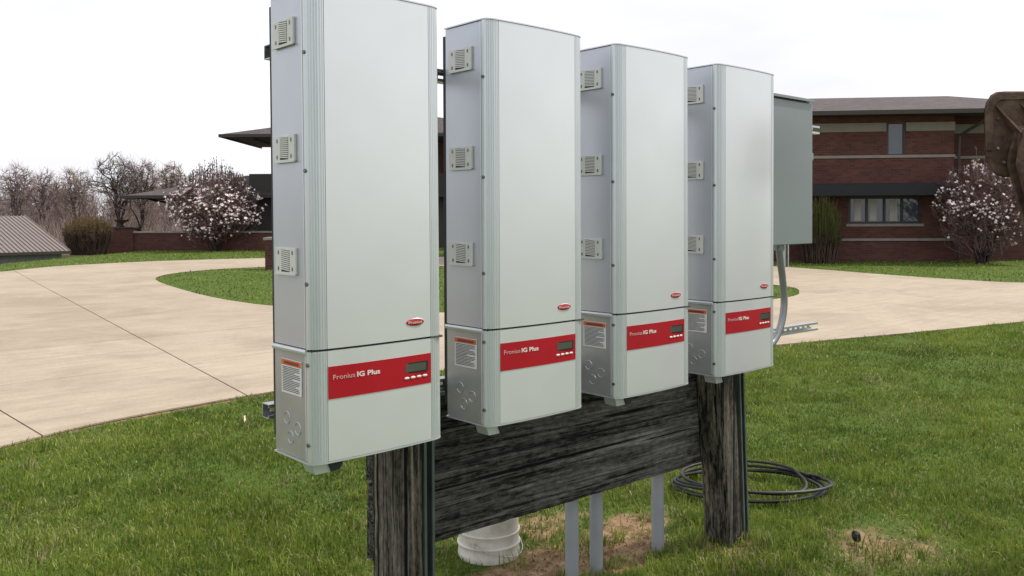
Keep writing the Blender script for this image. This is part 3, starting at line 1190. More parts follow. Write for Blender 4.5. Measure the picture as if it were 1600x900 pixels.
# ------------------------------------------------------------------ grey box, conduits
box = tag(empty('disconnect_box', (2.62, 0, 1.37)), 'blue-grey steel electrical box at the right end of the inverter row', 'electrical box')
bx0, bx1, by0, by1, bh = -.19, .205, -.135, .034, .690
B(bx0, bx1, by0 + .012, by1, 0, bh - .002).build('body', 'enclosure_grey', box, bevel=.003)
dr = B(bx0 - .002, bx1 + .002, by0, by0 + .010, -.004, bh - .026).build('door', 'enclosure_grey', box, bevel=.003)
MB().prism([(by0 - .012, bh - .020), (by0 - .012, bh - .008), (by1, bh + .010), (by1, bh + .002), (by0 - .006, bh - .014), (by0 - .006, bh - .020)], bx0 - .004, bx1 + .004, axis=0).build('rain_hood', 'enclosure_grey', box)
B(bx1 + .002, bx1 + .020, by0 + .004, by0 + .026, .395, .430).build('latch', 'enclosure_grey', dr, bevel=.003)
for zz in (.61, .645):
    MB().tube([(bx1 + .001, by0 + .05, zz), (bx1 + .020, by0 + .05, zz)], .006, 10).build('hinge_pin', 'strut_steel', box)

cpts = [(2.672, -.05, 1.375), (2.672, -.05, 1.34), (2.685, -.05, 1.27), (2.698, -.05, 1.217), (2.714, -.05, 1.124), (2.714, -.05, 1.063), (2.692, -.05, .988), (2.642, -.05, .923), (2.574, -.05, .888), (2.47, -.04, .872), (2.36, -.02, .872)]
cc_ = [Vector((*p[:2], p[2])) for p in catmull(cpts, 5)]
cond = empty('conduit', (2.672, -.05, .9))
inv_c = lambda p: p - Vector((2.672, -.05, .9))
MB().tube([inv_c(p) for p in cc_], .0165, 14).build('pipe', 'conduit_steel', cond, smooth=True)
MB().tube([inv_c(Vector((2.672, -.05, 1.372))), inv_c(Vector((2.672, -.05, 1.335)))], .025, 14).build('coupling', 'conduit_steel', cond, smooth=True)
tag(cond, 'bent grey steel conduit looping down below the blue-grey box', 'conduit')

pipe = MB().lathe([(.0285, -.1), (.0285, .62), (.0285, .70)], 20)
pm = pipe.mesh('riser_pipe', 'pvc_grey', True)
coll = MB().lathe([(.0285, .0), (.0335, .004), (.0335, .07), (.0285, .074)], 20).mesh('collar', 'pvc_grey', True)
for (x, y, lab) in ((1.545, .235, 'grey plastic riser pipe nearest the white pail, leftmost of three'), (1.70, .24, 'grey plastic riser pipe in the middle of the three below the planks'),
                    (2.085, .215, 'grey plastic riser pipe nearest the right timber post')):
    o = empty('riser_pipe', (x, y, 0))
    link('pipe', pm, o)
    link('collar', coll, o, (0, 0, .60))
    tag(o, lab, 'pipe', 'grey riser pipes below the planks')

# ------------------------------------------------------------------ pail, cable, small things
pl = empty('pail', (1.485, .695, 0), R(20))
prof = [(.1385, -.01), (.1395, .012), (.137, .016), (.137, .046), (.1415, .048), (.1425, .054), (.137, .058), (.135, .062), (.1345, .098), (.140, .100), (.1405, .107), (.134, .110), (.1335, .16), (.132, .24), (.128, .355), (.122, .366), (.1, .366)]
MB().lathe(prof, 48).build('shell', 'pail_plastic', pl, smooth=True)
for s in (-1, 1):
    MB().tube([(s * .136, 0, .079), (s * .150, 0, .079)], .012, 12).build('handle_lug', 'pail_plastic', pl, smooth=True)
hp = [(.148 * math.cos(a), -.148 * math.sin(a) - .004, .079 - .066 * math.sin(a)) for a in [math.pi * i / 16 for i in range(17)]]
MB().tube(hp, .0022, 6).build('handle', 'strut_steel', pl)
tag(pl, 'white plastic pail standing upside down on the ground behind the planks', 'pail')

cpt = []
q = random.Random(5)
NL = 5
A_, B2 = [], []
for l in range(NL + 1):
    A_.append(.385 + q.uniform(-.07, .055)); B2.append(.235 + q.uniform(-.05, .045))
offs = [(q.uniform(-.03, .03), q.uniform(-.03, .03)) for _ in range(NL + 1)]
tilt = [q.uniform(0, .075) for _ in range(NL + 1)]
ph = [q.uniform(0, 6.28) for _ in range(NL + 1)]
for l in range(NL):
    for k in range(40):
        t_ = k / 40
        lerp = lambda a: a[l] * (1 - t_) + a[l + 1] * t_
        th = 2 * math.pi * t_ + .4
        ox = offs[l][0] * (1 - t_) + offs[l + 1][0] * t_
        oy = offs[l][1] * (1 - t_) + offs[l + 1][1] * t_
        zc = .016 + l * .006 + .6 * lerp(tilt) * (1 + math.sin(th + ph[l] * (1 - t_) + ph[l + 1] * t_)) * .9
        du, dv = lerp(A_) * math.cos(th) + ox, lerp(B2) * math.sin(th) + oy
        cpt.append((du * RT.x + dv * FW.x, du * RT.y + dv * FW.y, zc))
last = Vector(cpt[-1])
for k in range(1, 7):
    cpt.append(tuple(last + Vector((-.012 * k * RT.x + .034 * k * FW.x, -.012 * k * RT.y + .034 * k * FW.y, -.005 * k))))
tag(MB().tube(cpt, .0082, 8).build('cable_coil', 'cable_black', None, (3.12, .40, -.005), smooth=True), 'coil of black cable lying on the grass behind the right post', 'cable')


def lump(name, mat, loc, s, seed, lab, cat):
    b_ = bmesh.new()
    bmesh.ops.create_icosphere(b_, subdivisions=2, radius=1)
    q_ = random.Random(seed)
    for v_ in b_.verts:
        k = q_.uniform(.72, 1.2)
        v_.co = Vector((v_.co.x * s[0] * k, v_.co.y * s[1] * k, v_.co.z * s[2] * k))
    me = bpy.data.meshes.new(name)
    b_.to_mesh(me)
    b_.free()
    me.materials.append(MAT[mat])
    return tag(link(name, me, None, loc), lab, cat)


lump('clod', 'clod_black', (2.82, -.36, .018), (.022, .022, .026), 3, 'small black clod on the bare patch at lower right', 'clod')
lump('clod', 'clod_black', (1.27, .40, .0), (.018, .015, .012), 5, 'tiny dark clod on the soil in front of the white pail', 'clod')
b_ = MB()
for i in range(5):
    for j in range(3):
        b_.v.append((-.05 + .025 * i, -.022 + .022 * j + .006 * math.sin(i), .02 + .018 * math.sin(i * 1.1 + j) + .016 * j))
for i in range(4):
    for j in range(2):
        b_.f.append((i * 3 + j, (i + 1) * 3 + j, (i + 1) * 3 + j + 1, i * 3 + j + 1))
o = b_.build('dry_leaf', 'scrap_paper', None, (1.68, 3.65, .03))
o.rotation_euler = (.5, .2, .9)
tag(o, 'curled tan dry leaf on the lawn near the driveway edge', 'leaf')

# ------------------------------------------------------------------ brick house on the right
def yard_empty(name, u, v, z=0.0, turn=0.0):
    """empty whose local x runs to the photographer's right and y away from him"""
    o = empty(name, yard(u, v, z), -YAW + turn)
    return o


def hip_roof(x0, x1, y0, y1, ze, zr, inset):
    """eave rectangle to ridge along x; returns builder"""
    ym = (y0 + y1) / 2
    vs2 = [(x0, y0, ze), (x1, y0, ze), (x1, y1, ze), (x0, y1, ze), (x0 + inset[0], ym, zr), (x1 - inset[1], ym, zr)]
    return MB().add(vs2, [(0, 1, 5, 4), (1, 2, 5), (2, 3, 4, 5), (3, 0, 4), (0, 3, 2, 1)])


def window(parent, x0, x1, z0, z1, y, panes, frame=.06, curtain=False, sill=None):
    fr = MB()
    fr.box(x0, x1, y - .05, y + .03, z1 - frame, z1).box(x0, x1, y - .05, y + .03, z0, z0 + frame)
    n = panes
    w_ = (x1 - x0)
    for k in range(n + 1):
        xc = x0 + frame / 2 + (w_ - frame) * k / n
        fr.box(xc - frame / 2, xc + frame / 2, y - .048, y + .028, z0 + frame, z1 - frame)
    wn = fr.build('window', 'window_frame_dark', parent)
    for k in range(n):
        a = x0 + frame + (w_ - frame) * k / n
        b_ = x0 + (w_ - frame) * (k + 1) / n
        B(a, b_, y - .004, y + .004, z0 + frame, z1 - frame).build('pane', 'window_glass', wn)
        if curtain and k != 3:
            q_ = random.Random(k)
            a2 = a + (b_ - a) * q_.uniform(.08, .3)
            b2 = a2 + (b_ - a) * q_.uniform(.25, .5)
            B(a2, b2, y - .012, y - .005, z0 + frame + .02, z1 - frame - .02).build('curtain', 'curtain', wn)
    if sill:
        B(x0 - .08, x1 + .08, y - .10, y - .01, z0 - .09, z0 - .004).build('sill', 'stone_cap', wn)
    return wn


hs = yard_empty('brick_house', 14.3, 27.95, 0, math.atan(-.1) * -1 * -1)
tag(hs, 'two storey dark red brick house with cream bands behind the blue-grey box', 'house')
# local x: 0 is the right corner of the front wall, negative to the left; front wall at y = 0
L0 = -13.5
# wall around the openings
uw = (-2.10, -1.52, 3.42, 4.52)
lw = (-3.30, -1.02, 1.22, 2.10)
wb = MB()
wb.box(L0, 0, 0, .3, -.3, lw[2]).box(L0, lw[0], 0, .3, lw[2], lw[3]).box(lw[1], 0, 0, .3, lw[2], lw[3])
wb.box(L0, 0, 0, .3, lw[3], uw[2]).box(L0, uw[0], 0, .3, uw[2], uw[3]).box(uw[1], 0, 0, .3, uw[2], uw[3]).box(L0, 0, 0, .3, uw[3], 4.72)
wb.box(-.3, 0, .3, 9, -.3, 4.72).box(L0, L0 + .3, .3, 9, -.3, 4.72)
wb.box(0, 3.2, .9, 1.2, -.3, 4.72)
wb.build('wall', 'house_brick', hs)
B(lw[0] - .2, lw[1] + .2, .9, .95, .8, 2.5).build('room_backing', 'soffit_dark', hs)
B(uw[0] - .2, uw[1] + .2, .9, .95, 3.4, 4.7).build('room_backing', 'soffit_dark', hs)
for (a, b_) in ((L0, uw[0] - .02), (uw[1] + .02, 0.02)):
    B(a, b_, -.03, .05, 4.22, 4.50).build('cream_band', 'cream_band', hs)
B(L0, .02, -.04, .05, 3.36, 3.45).build('string_course', 'cream_band', hs)
B(.03, 3.2, .86, .95, 4.20, 4.50).build('cream_band', 'cream_band', hs)
B(.03, 3.2, .86, .95, 3.36, 3.45).build('string_course', 'cream_band', hs)
B(L0, .02, -.05, .05, .66, .74).build('plinth_course', 'stone_cap', hs)
window(hs, *uw, .06, 1, .06)
window(hs, *lw, .06, 4, .07, True, True)
# dark canopy over the lower window
cn = MB().prism([(-.95, 2.12), (-.95, 2.48), (-.03, 2.54), (-.03, 2.13)], -7.5, -.35, axis=0).build('canopy', 'awning_dark', hs)
B(-7.5, -.35, -.05, -.005, 2.60, 2.68).build('canopy_flashing', 'band_red', cn) if False else None
rf = hip_roof(L0 - 1, 3.9, -.95, 9.9, 4.81, 5.92, (5, 2.4)).build('roof', 'roof_shingle', hs)
B(L0 - 1, 3.9, -1.02, -.96, 4.67, 4.80).build('gutter', 'fascia_brown', rf)
B(3.91, 3.97, -1.02, 9.9, 4.67, 4.80).build('gutter', 'fascia_brown', rf)
B(L0 - 1, 3.9, -.955, 9.9, 4.725, 4.80).build('soffit', 'soffit_dark', rf)
MB().tube([(.75, -.9, 4.70), (.62, -.7, 4.45), (.14, -.09, 4.05), (.12, -.07, 3.6), (.12, -.07, .1)], .05, 8).build('downspout', 'fascia_brown', hs)

# evergreen-brown bush against the house
# ------------------------------------------------------------------ low wing on the left
lwg = yard_empty('low_house_wing', -12.1, 44.0, 0)
tag(lwg, 'low brick house wing with wide overhanging dark hip roofs left of the inverters', 'house')
lw_b = MB()
lw_b.box(-4.6, -3.2, 0, .35, -.5, 2.54).box(-4.6, -4.25, .35, 5, -.5, 2.54).box(-3.2, 1.0, .8, 1.15, -.5, 2.54)
lw_b.build('wall', 'house_brick', lwg)
rl = hip_roof(-6.75, 9.5, -2.0, 7.0, 2.64, 3.80, (4.6, 4)).build('low_roof', 'roof_shingle', lwg)
B(-6.78, 9.5, -2.06, -2.0, 2.50, 2.63).build('gutter', 'fascia_brown', rl)
B(-6.82, -6.76, -2.06, 7.0, 2.50, 2.63).build('gutter', 'fascia_brown', rl)
B(-6.75, 9.5, -1.99, 6.98, 2.545, 2.62).build('soffit', 'soffit_dark', rl)
MB().tube([(-5.7, -1.9, 2.52), (-5.6, -1.2, 2.40), (-4.70, -.1, 2.22)], .05, 8).build('downspout', 'fascia_brown', rl)
# bay wall painted dark as shade, and upper storey with the high eave
B(-.9, 9, -1.2, 6, -.5, 3.70).build('shaded_bay', 'soffit_dark', lwg)
B(2.2, 9.5, .2, 3.2, 3.7, 5.34).build('upper_wall', 'house_brick', lwg)
rh = hip_roof(-1.60, 13.5, -3.2, 3.6, 5.48, 6.75, (6.2, 6)).build('high_roof', 'roof_shingle', lwg)
B(-1.65, 13.5, -3.27, -3.2, 5.33, 5.475).build('gutter', 'fascia_brown', rh)
B(-1.70, -1.62, -3.27, 3.6, 5.33, 5.475).build('gutter', 'fascia_brown', rh)
MB().add([(-1.6, -3.2, 5.40), (2.2, .2, 5.33), (2.2, 3.2, 5.33), (-1.6, 3.55, 5.40), (9.5, .2, 5.33), (13.4, -3.2, 5.40), (9.5, 3.2, 5.33), (13.4, 3.55, 5.40)],
         [(0, 1, 2, 3), (0, 5, 4, 1), (5, 7, 6, 4), (3, 2, 6, 7)]).build('soffit', 'soffit_dark', rh)
MB().tube([(-.2, -2.6, 5.30), (.8, -1.6, 5.0), (2.15, .1, 4.5)], .06, 8).build('downspout', 'fascia_brown', rh)

# ------------------------------------------------------------------ garden wall, pier, urn
gw = yard_empty('garden_wall', -19.1, 41.4, 0, -math.atan(.14) * 1.0)
GL = 13.5
B(0, GL, 0, .35, -.4, .82).build('brickwork', 'wall_brick', gw)
B(-.03, GL, -.05, .40, .825, .90).build('coping', 'stone_cap', gw)
B(-.55, 1.05, -.06, .5, -.4, 1.05).build('end_pier', 'wall_brick', gw)
B(-.62, 1.12, -.12, .56, 1.055, 1.13).build('pier_cap', 'soffit_dark', gw)
tag(gw, 'long low brick garden wall with stone coping behind the left magnolia', 'wall')
ur = yard_empty('urn', -18.75, 41.5, 1.131)
MB().lathe([(.12, 0), (.16, .03), (.07, .10), (.10, .16), (.34, .30), (.36, .33), (.30, .33)], 20).build('bowl', 'soffit_dark', ur, smooth=True)
tag(ur, 'dark shallow urn on the end pier of the garden wall', 'urn')

pr = empty('brick_pier', (10.95, 21.2, 0), -YAW)
B(-.36, .36, -.30, .36, -.3, .86).build('brickwork', 'wall_brick', pr)
B(-.40, .40, -.34, .40, .865, .94).build('cap', 'stone_cap', pr)
pq = B(-.06, .30, -.315, -.303, .42, .78).build('plaque', 'plaque_grey', pr)
B(-.05, .29, -.32, -.312, .735, .77).build('plaque_edge', 'label_white', pq)
tag(pr, 'short brick pier with a stone cap on the driveway island, left of the nearest inverter', 'pier')

# ------------------------------------------------------------------ shed with a metal roof
sh = empty('shed', yard(-18.4, 36, 0), math.atan2((.73 * RT.y + .68 * FW.y), (.73 * RT.x + .68 * FW.x)))
# local x runs along the ridge towards the gable end (0), y up the slope
SL, RUN, ZE, ZR = 9.0, 6.8, .19, 1.66
th = .05
vsh = [(-SL, 0, ZE), (0, 0, ZE), (0, RUN, ZR), (-SL, RUN, ZR), (0, 2 * RUN, ZE), (-SL, 2 * RUN, ZE)]
rb = MB().add(vsh + [(x, y, z - th) for x, y, z in vsh], [(0, 1, 2, 3), (3, 2, 4, 5), (6, 9, 8, 7), (9, 11, 10, 8), (0, 6, 7, 1), (1, 7, 8, 2), (2, 8, 10, 4), (4, 10, 11, 5), (5, 11, 9, 3), (3, 9, 6, 0)])
ro = rb.build('roof', 'shed_roof_metal', sh)
for k in range(int(SL / .17)):
    x = -.04 - k * .17
    if k == 0:
        rib_m = MB().add([(-.018, 0, ZE + .001), (.018, 0, ZE + .001), (.018, RUN, ZR + .001), (-.018, RUN, ZR + .001), (-.010, 0, ZE + .045), (.010, 0, ZE + .045), (.010, RUN, ZR + .045), (-.010, RUN, ZR + .045)],
                          [(0, 3, 2, 1), (4, 5, 6, 7), (0, 1, 5, 4), (1, 2, 6, 5), (2, 3, 7, 6), (3, 0, 4, 7)]).mesh('rib', 'shed_roof_metal')
    link('rib', rib_m, ro, (x, 0, 0))
B(-SL, -.25, .35, .45, -2.7, ZE - .02).build('wall', 'shed_siding', sh)
B(-.35, -.25, .45, 2 * RUN - .4, -2.7, ZE - .02).build('wall', 'shed_siding', sh)
bt = MB().box(-.01, .01, .33, .35, -2.7, ZE - .03).mesh('batten', 'shed_siding')
for k in range(28):
    link('batten', bt, sh, (-.4 - k * .3, 0, 0))
MB().prism([(.4, ZE - .06), (2 * RUN - .4, ZE - .06), (RUN, ZR - .1)], -.34, -.26, axis=0).build('gable', 'shed_siding', sh)
B(-SL, .0, -.08, .0, ZE - .12, ZE - .005).build('gutter', 'fascia_brown', sh)
tag(sh, 'low shed with ribbed tan metal roof at the far left', 'shed')


# ------------------------------------------------------------------ trees
def grow(seed, H, r0, levels, kids, spread, upness, start=.25, len_f=.62, trunk_f=.6, wob=.12, stems=1, stem_spread=.2):
    """returns segments as rows p0, p1, r0, r1, level; and twig tips"""
    q_ = random.Random(seed)
    segs, tips = [], []

    def limb(p, d, L, r, lev):
        n = max(3, int(5 - lev * .6))
        pts = [p]
        cur, dr_ = p.copy(), d.copy()
        for i in range(n):
            dr_ = (dr_ + Vector((q_.gauss(0, wob), q_.gauss(0, wob), q_.gauss(0, wob * .6) + upness * .12 * (lev > 0)))).normalized()
            nxt = cur + dr_ * (L / n)
            ra = r * (1 - .62 * i / n)
            rb_ = r * (1 - .62 * (i + 1) / n)
            segs.append((cur.copy(), nxt.copy(), ra, rb_, lev))
            cur = nxt
            pts.append(cur.copy())
        if lev >= levels:
            tips.append((cur.copy(), dr_.copy()))
            return
        nk = kids[min(lev, len(kids) - 1)]
        for k in range(nk):
            f_ = start + (1 - start) * (k + q_.uniform(.1, .9)) / nk if lev == 0 else .15 + .85 * (k + q_.uniform(.1, .9)) / nk
            fi = min(f_, .999) * n
            i0 = int(fi)
            pp = pts[i0].lerp(pts[i0 + 1], fi - i0)
            base_d = (pts[i0 + 1] - pts[i0]).normalized()
            az = q_.uniform(0, 6.283)
            o_ = base_d.orthogonal().normalized()
            o_ = Matrix.Rotation(az, 3, base_d) @ o_
            sp = spread * q_.uniform(.65, 1.25)
            nd = (base_d * math.cos(sp) + o_ * math.sin(sp) + Vector((0, 0, upness * .35))).normalized()
            limb(pp, nd, L * len_f * q_.uniform(.65, 1.2) * (1.1 - .45 * f_ if lev == 0 else 1), r * (1 - .62 * f_) * .58, lev + 1)
        limb(cur, dr_, L * len_f * .8, r * .36, lev + 1)

    for s in range(stems):
        a = 6.283 * s / stems + q_.uniform(-.4, .4)
        sp = stem_spread * q_.uniform(.5, 1.2) if stems > 1 else .03
        d = Vector((math.cos(a) * math.sin(sp), math.sin(a) * math.sin(sp), math.cos(sp)))
        limb(Vector((.06 * math.cos(a) * (stems > 1), .06 * math.sin(a) * (stems > 1), -.15)), d, H * trunk_f * q_.uniform(.85, 1.1), r0, 0)
    return segs, tips


def seg_mesh(name, segs, mat, minr=0.0, sides=4):
    P0 = np.array([s[0] for s in segs]); P1 = np.array([s[1] for s in segs])
    ra = np.maximum(np.array([s[2] for s in segs]), minr); rb_ = np.maximum(np.array([s[3] for s in segs]), minr)
    d = P1 - P0
    d /= np.linalg.norm(d, axis=1, keepdims=True) + 1e-9
    ref = np.where(np.abs(d[:, 2:3]) > .9, np.array([[1., 0, 0]]), np.array([[0, 0, 1.]]))
    a = np.cross(d, ref); a /= np.linalg.norm(a, axis=1, keepdims=True)
    b_ = np.cross(d, a)
    vs2 = []
    for P, r in ((P0, ra), (P1, rb_)):
        for k in range(sides):
            t_ = 2 * math.pi * k / sides
            vs2.append(P + (a * math.cos(t_) + b_ * math.sin(t_)) * r[:, None])
    vs2 = np.stack(vs2, 1).reshape(-1, 3)
    i0 = np.arange(len(segs))[:, None] * (2 * sides)
    k = np.arange(sides)[None]
    k2 = (k + 1) % sides
    qd = np.stack([i0 + k, i0 + k2, i0 + sides + k2, i0 + sides + k], -1).reshape(-1, 4)
    return fast_mesh(name, vs2, qd, None, mat, None, True)


def bare_tree(seed, u, v, H, Wd, lab, matc='twig_mauve_hazed', matt='bark_grey_hazed', n_limb=17, n_tw=300):
    """trunk, arching limbs and fine twigs that fill a rounded crown"""
    q_ = random.Random(seed)
    o = yard_empty('bare_tree', u, v, float(ground_z(u, v)))
    zb = H * .34
    zc, rz = (zb + H) / 2, (H - zb) / 2
    r0 = H * .022
    trunk, limbs, pts = [], [], []
    prev = Vector((0, 0, -.3))
    for i in range(1, 9):
        c_ = Vector((q_.gauss(0, .012) * H, q_.gauss(0, .012) * H, H * .72 * i / 8))
        trunk.append((prev, c_, r0 * (1 - .85 * (i - 1) / 8), r0 * (1 - .85 * i / 8), 0))
        prev = c_
        if i > 3:
            pts.append(c_)
    for k in range(n_limb):
        a = 2.4 * k + q_.uniform(-.4, .4)
        f_ = q_.uniform(.0, 1.0)
        st = trunk[min(7, 2 + int(f_ * 5.5))][1]
        el = q_.uniform(.05, 1.25)
        tip = Vector((math.cos(a) * math.cos(el) * Wd / 2, math.sin(a) * math.cos(el) * Wd / 2, zc + rz * (math.sin(el) * 1.05 - .12))) * 1.0
        tip = Vector((tip.x * q_.uniform(.75, 1), tip.y * q_.uniform(.75, 1), tip.z * q_.uniform(.9, 1)))
        ctrl = st.lerp(tip, .5) + Vector((0, 0, -.05 * H + .12 * H * q_.random()))
        prev = st
        for i in range(1, 8):
            t_ = i / 7
            c_ = st * (1 - t_) ** 2 + ctrl * 2 * t_ * (1 - t_) + tip * t_ ** 2 + Vector((q_.gauss(0, .012), q_.gauss(0, .012), q_.gauss(0, .012))) * H
            ra = r0 * .42 * (1 - .8 * (i - 1) / 7)
            trunk.append((prev, c_, ra, r0 * .42 * (1 - .8 * t_), 1))
            prev = c_
            pts.append(c_)
    LP = np.array([tuple(l) for l in pts])
    tw = []
    for k in range(n_tw):
        d = Vector((q_.gauss(0, 1), q_.gauss(0, 1), q_.gauss(0, .9) + .25)).normalized()
        rr = q_.random() ** .4 * q_.uniform(.88, 1.08)
        e = Vector((d.x * Wd / 2 * rr, d.y * Wd / 2 * rr, zc + d.z * rz * rr))
        d2 = ((LP - np.array(e)) ** 2).sum(1) + np.where(LP[:, 2] > e.z + .02 * H, H * H * .02, 0)
        b_ = pts[int(np.argmin(d2))]
        mid_ = b_.lerp(e, .5) + Vector((q_.gauss(0, .02), q_.gauss(0, .02), q_.gauss(0, .015))) * H
        tw += [(b_, mid_, .040, .030, 2), (mid_, e, .030, .018, 2)]
        for j in range(5):
            pa = mid_.lerp(e, q_.uniform(.1, 1))
            od = (e - b_).normalized() * q_.uniform(.02, .06) + Vector((q_.gauss(0, .028), q_.gauss(0, .028), q_.gauss(.02, .025)))
            tw.append((pa, pa + od * H, .018, .010, 3))
    link('trunk', seg_mesh('trunk', trunk, matt, .03, 6), o)
    link('crown', seg_mesh('crown', tw, matc, .010, 3), o)
    return tag(o, lab, 'tree', 'bare trees beyond the garden wall')


def pxu(px, v):
    return (px - 800) / 1350 * v


def pxz(py, v):
    return CAM.z + (339 - py) / 1350 * v


def th_(py, u, v):
    return pxz(py, v) - float(ground_z(u, v))


for (sd_, px, py, v, wpx, lab, mc, mt) in (
        (31, 183, 238, 96, 86, 'broad round bare dark-limbed tree, tallest above the low roof', 'bark_grey_hazed', 'bark_dark'),
        (32, 222, 246, 100, 60, 'bare mauve-twigged tree just right of the tallest tree', 'twig_mauve_hazed', 'bark_dark'),
        (33, 26, 252, 118, 60, 'bare thin tree near the left edge of the photo', 'twig_mauve_hazed', 'bark_grey_hazed'),
        (34, 117, 258, 122, 62, 'bare pale tree between the shed and the tallest tree', 'twig_tan_hazed', 'bark_grey_hazed'),
        (35, 268, 248, 112, 46, 'slender bare tree behind the low roof, left of the magnolia', 'twig_tan_hazed', 'bark_grey_hazed'),
        (36, 68, 262, 130, 60, 'small bare tree above the right end of the shed ridge', 'twig_mauve_hazed', 'bark_grey_hazed')):
    u = pxu(px, v)
    bare_tree(sd_, u, v, th_(py, u, v), wpx / 1350 * v, lab, mc, mt)

# far wood: one mass of bare trees
proto = []
for sd_ in range(5):
    s_, _ = grow(60 + sd_, 10, .16, 3, (8, 5, 4), .6, .35, .12, .55, .6, .12)
    top = max(q_[1].z for q_ in s_)
    proto.append((np.array([q_[0] for q_ in s_]) / top, np.array([q_[1] for q_ in s_]) / top, np.array([q_[2] for q_ in s_]) / top, np.array([q_[3] for q_ in s_]) / top))
for mi, (mname, cnt) in enumerate((('twig_mauve_hazed', 190), ('twig_tan_hazed', 150))):
    P0, P1, RA, RB = [], [], [], []
    q_ = random.Random(90 + mi)
    for k in range(cnt):
        v = q_.uniform(120, 210)
        px = q_.uniform(-420, 1000) if k % 3 else q_.uniform(-60, 420)
        u = pxu(px, v)
        H = th_(q_.uniform(262, 312), u, v)
        a, b_, c_, d_ = proto[k % 5]
        ang = q_.uniform(0, 6.28)
        M = np.array([[math.cos(ang), -math.sin(ang), 0], [math.sin(ang), math.cos(ang), 0], [0, 0, 1]]) * H
        M[:2] *= q_.uniform(.8, 1.25)
        off_ = np.array(yard(u, v, float(ground_z(u, v))))
        P0.append(a @ M.T + off_); P1.append(b_ @ M.T + off_); RA.append(c_ * H); RB.append(d_ * H)
    # undergrowth stems
    n = 9500
    v = rng.uniform(105, 200, n)
    px = np.where(rng.uniform(0, 1, n) < .6, rng.uniform(-60, 420, n), rng.uniform(-420, 1000, n))
    u = (px - 800) / 1350 * v
    base_p = np.stack([CAM.x + u * RT.x + v * FW.x, CAM.y + u * RT.y + v * FW.y, ground_z(u, v)], -1)
    hh = rng.uniform(1.2, 5.2, n) * rng.uniform(.5, 1, n)
    tip = base_p + np.stack([rng.normal(0, .34, n) * hh, rng.normal(0, .34, n) * hh, hh], -1)
    P0.append(base_p); P1.append(tip); RA.append(np.full(n, .035)); RB.append(np.full(n, .014))
    P0, P1, RA, RB = map(np.concatenate, (P0, P1, RA, RB))
    segs = list(zip(P0, P1, RA, RB))
    tag(link('far_woodland', seg_mesh('far_woodland', segs, mname, .016, 3)), ('mauve-brown' if mi == 0 else 'tan-brown') + ' leafless far woodland along the horizon at left', 'woodland', kind='stuff')


def petals(tips, size, seed, dens=1.0):
    q_ = random.Random(seed)
    b_ = MB()
    for p, d in tips:
        if q_.random() > dens:
            continue
        s = size * q_.uniform(.6, 1.25)
        axis = (d + Vector((q_.gauss(0, .3), q_.gauss(0, .3), .6))).normalized()
        o1 = axis.orthogonal().normalized()
        n = 5
        open_ = q_.uniform(.35, .9)
        for k in range(n):
            a = 6.283 * k / n + q_.uniform(-.2, .2)
            od = Matrix.Rotation(a, 3, axis) @ o1
            sd2 = axis.cross(od)
            m1 = p + od * s * .5 * open_ + axis * s * .45
            tp = p + od * s * .75 * open_ + axis * s * (1.0 - .3 * open_)
            b_.add([p, m1 + sd2 * s * .28, tp, m1 - sd2 * s * .28], [(0, 1, 2), (0, 2, 3)])
    return b_


def patchy(p, seed):
    return .5 + .5 * math.sin(p.x * 3.1 + seed) * math.sin(p.y * 2.7 + 2 * seed) + .4 * math.sin(p.z * 3.7 + p.x * 2 + seed)


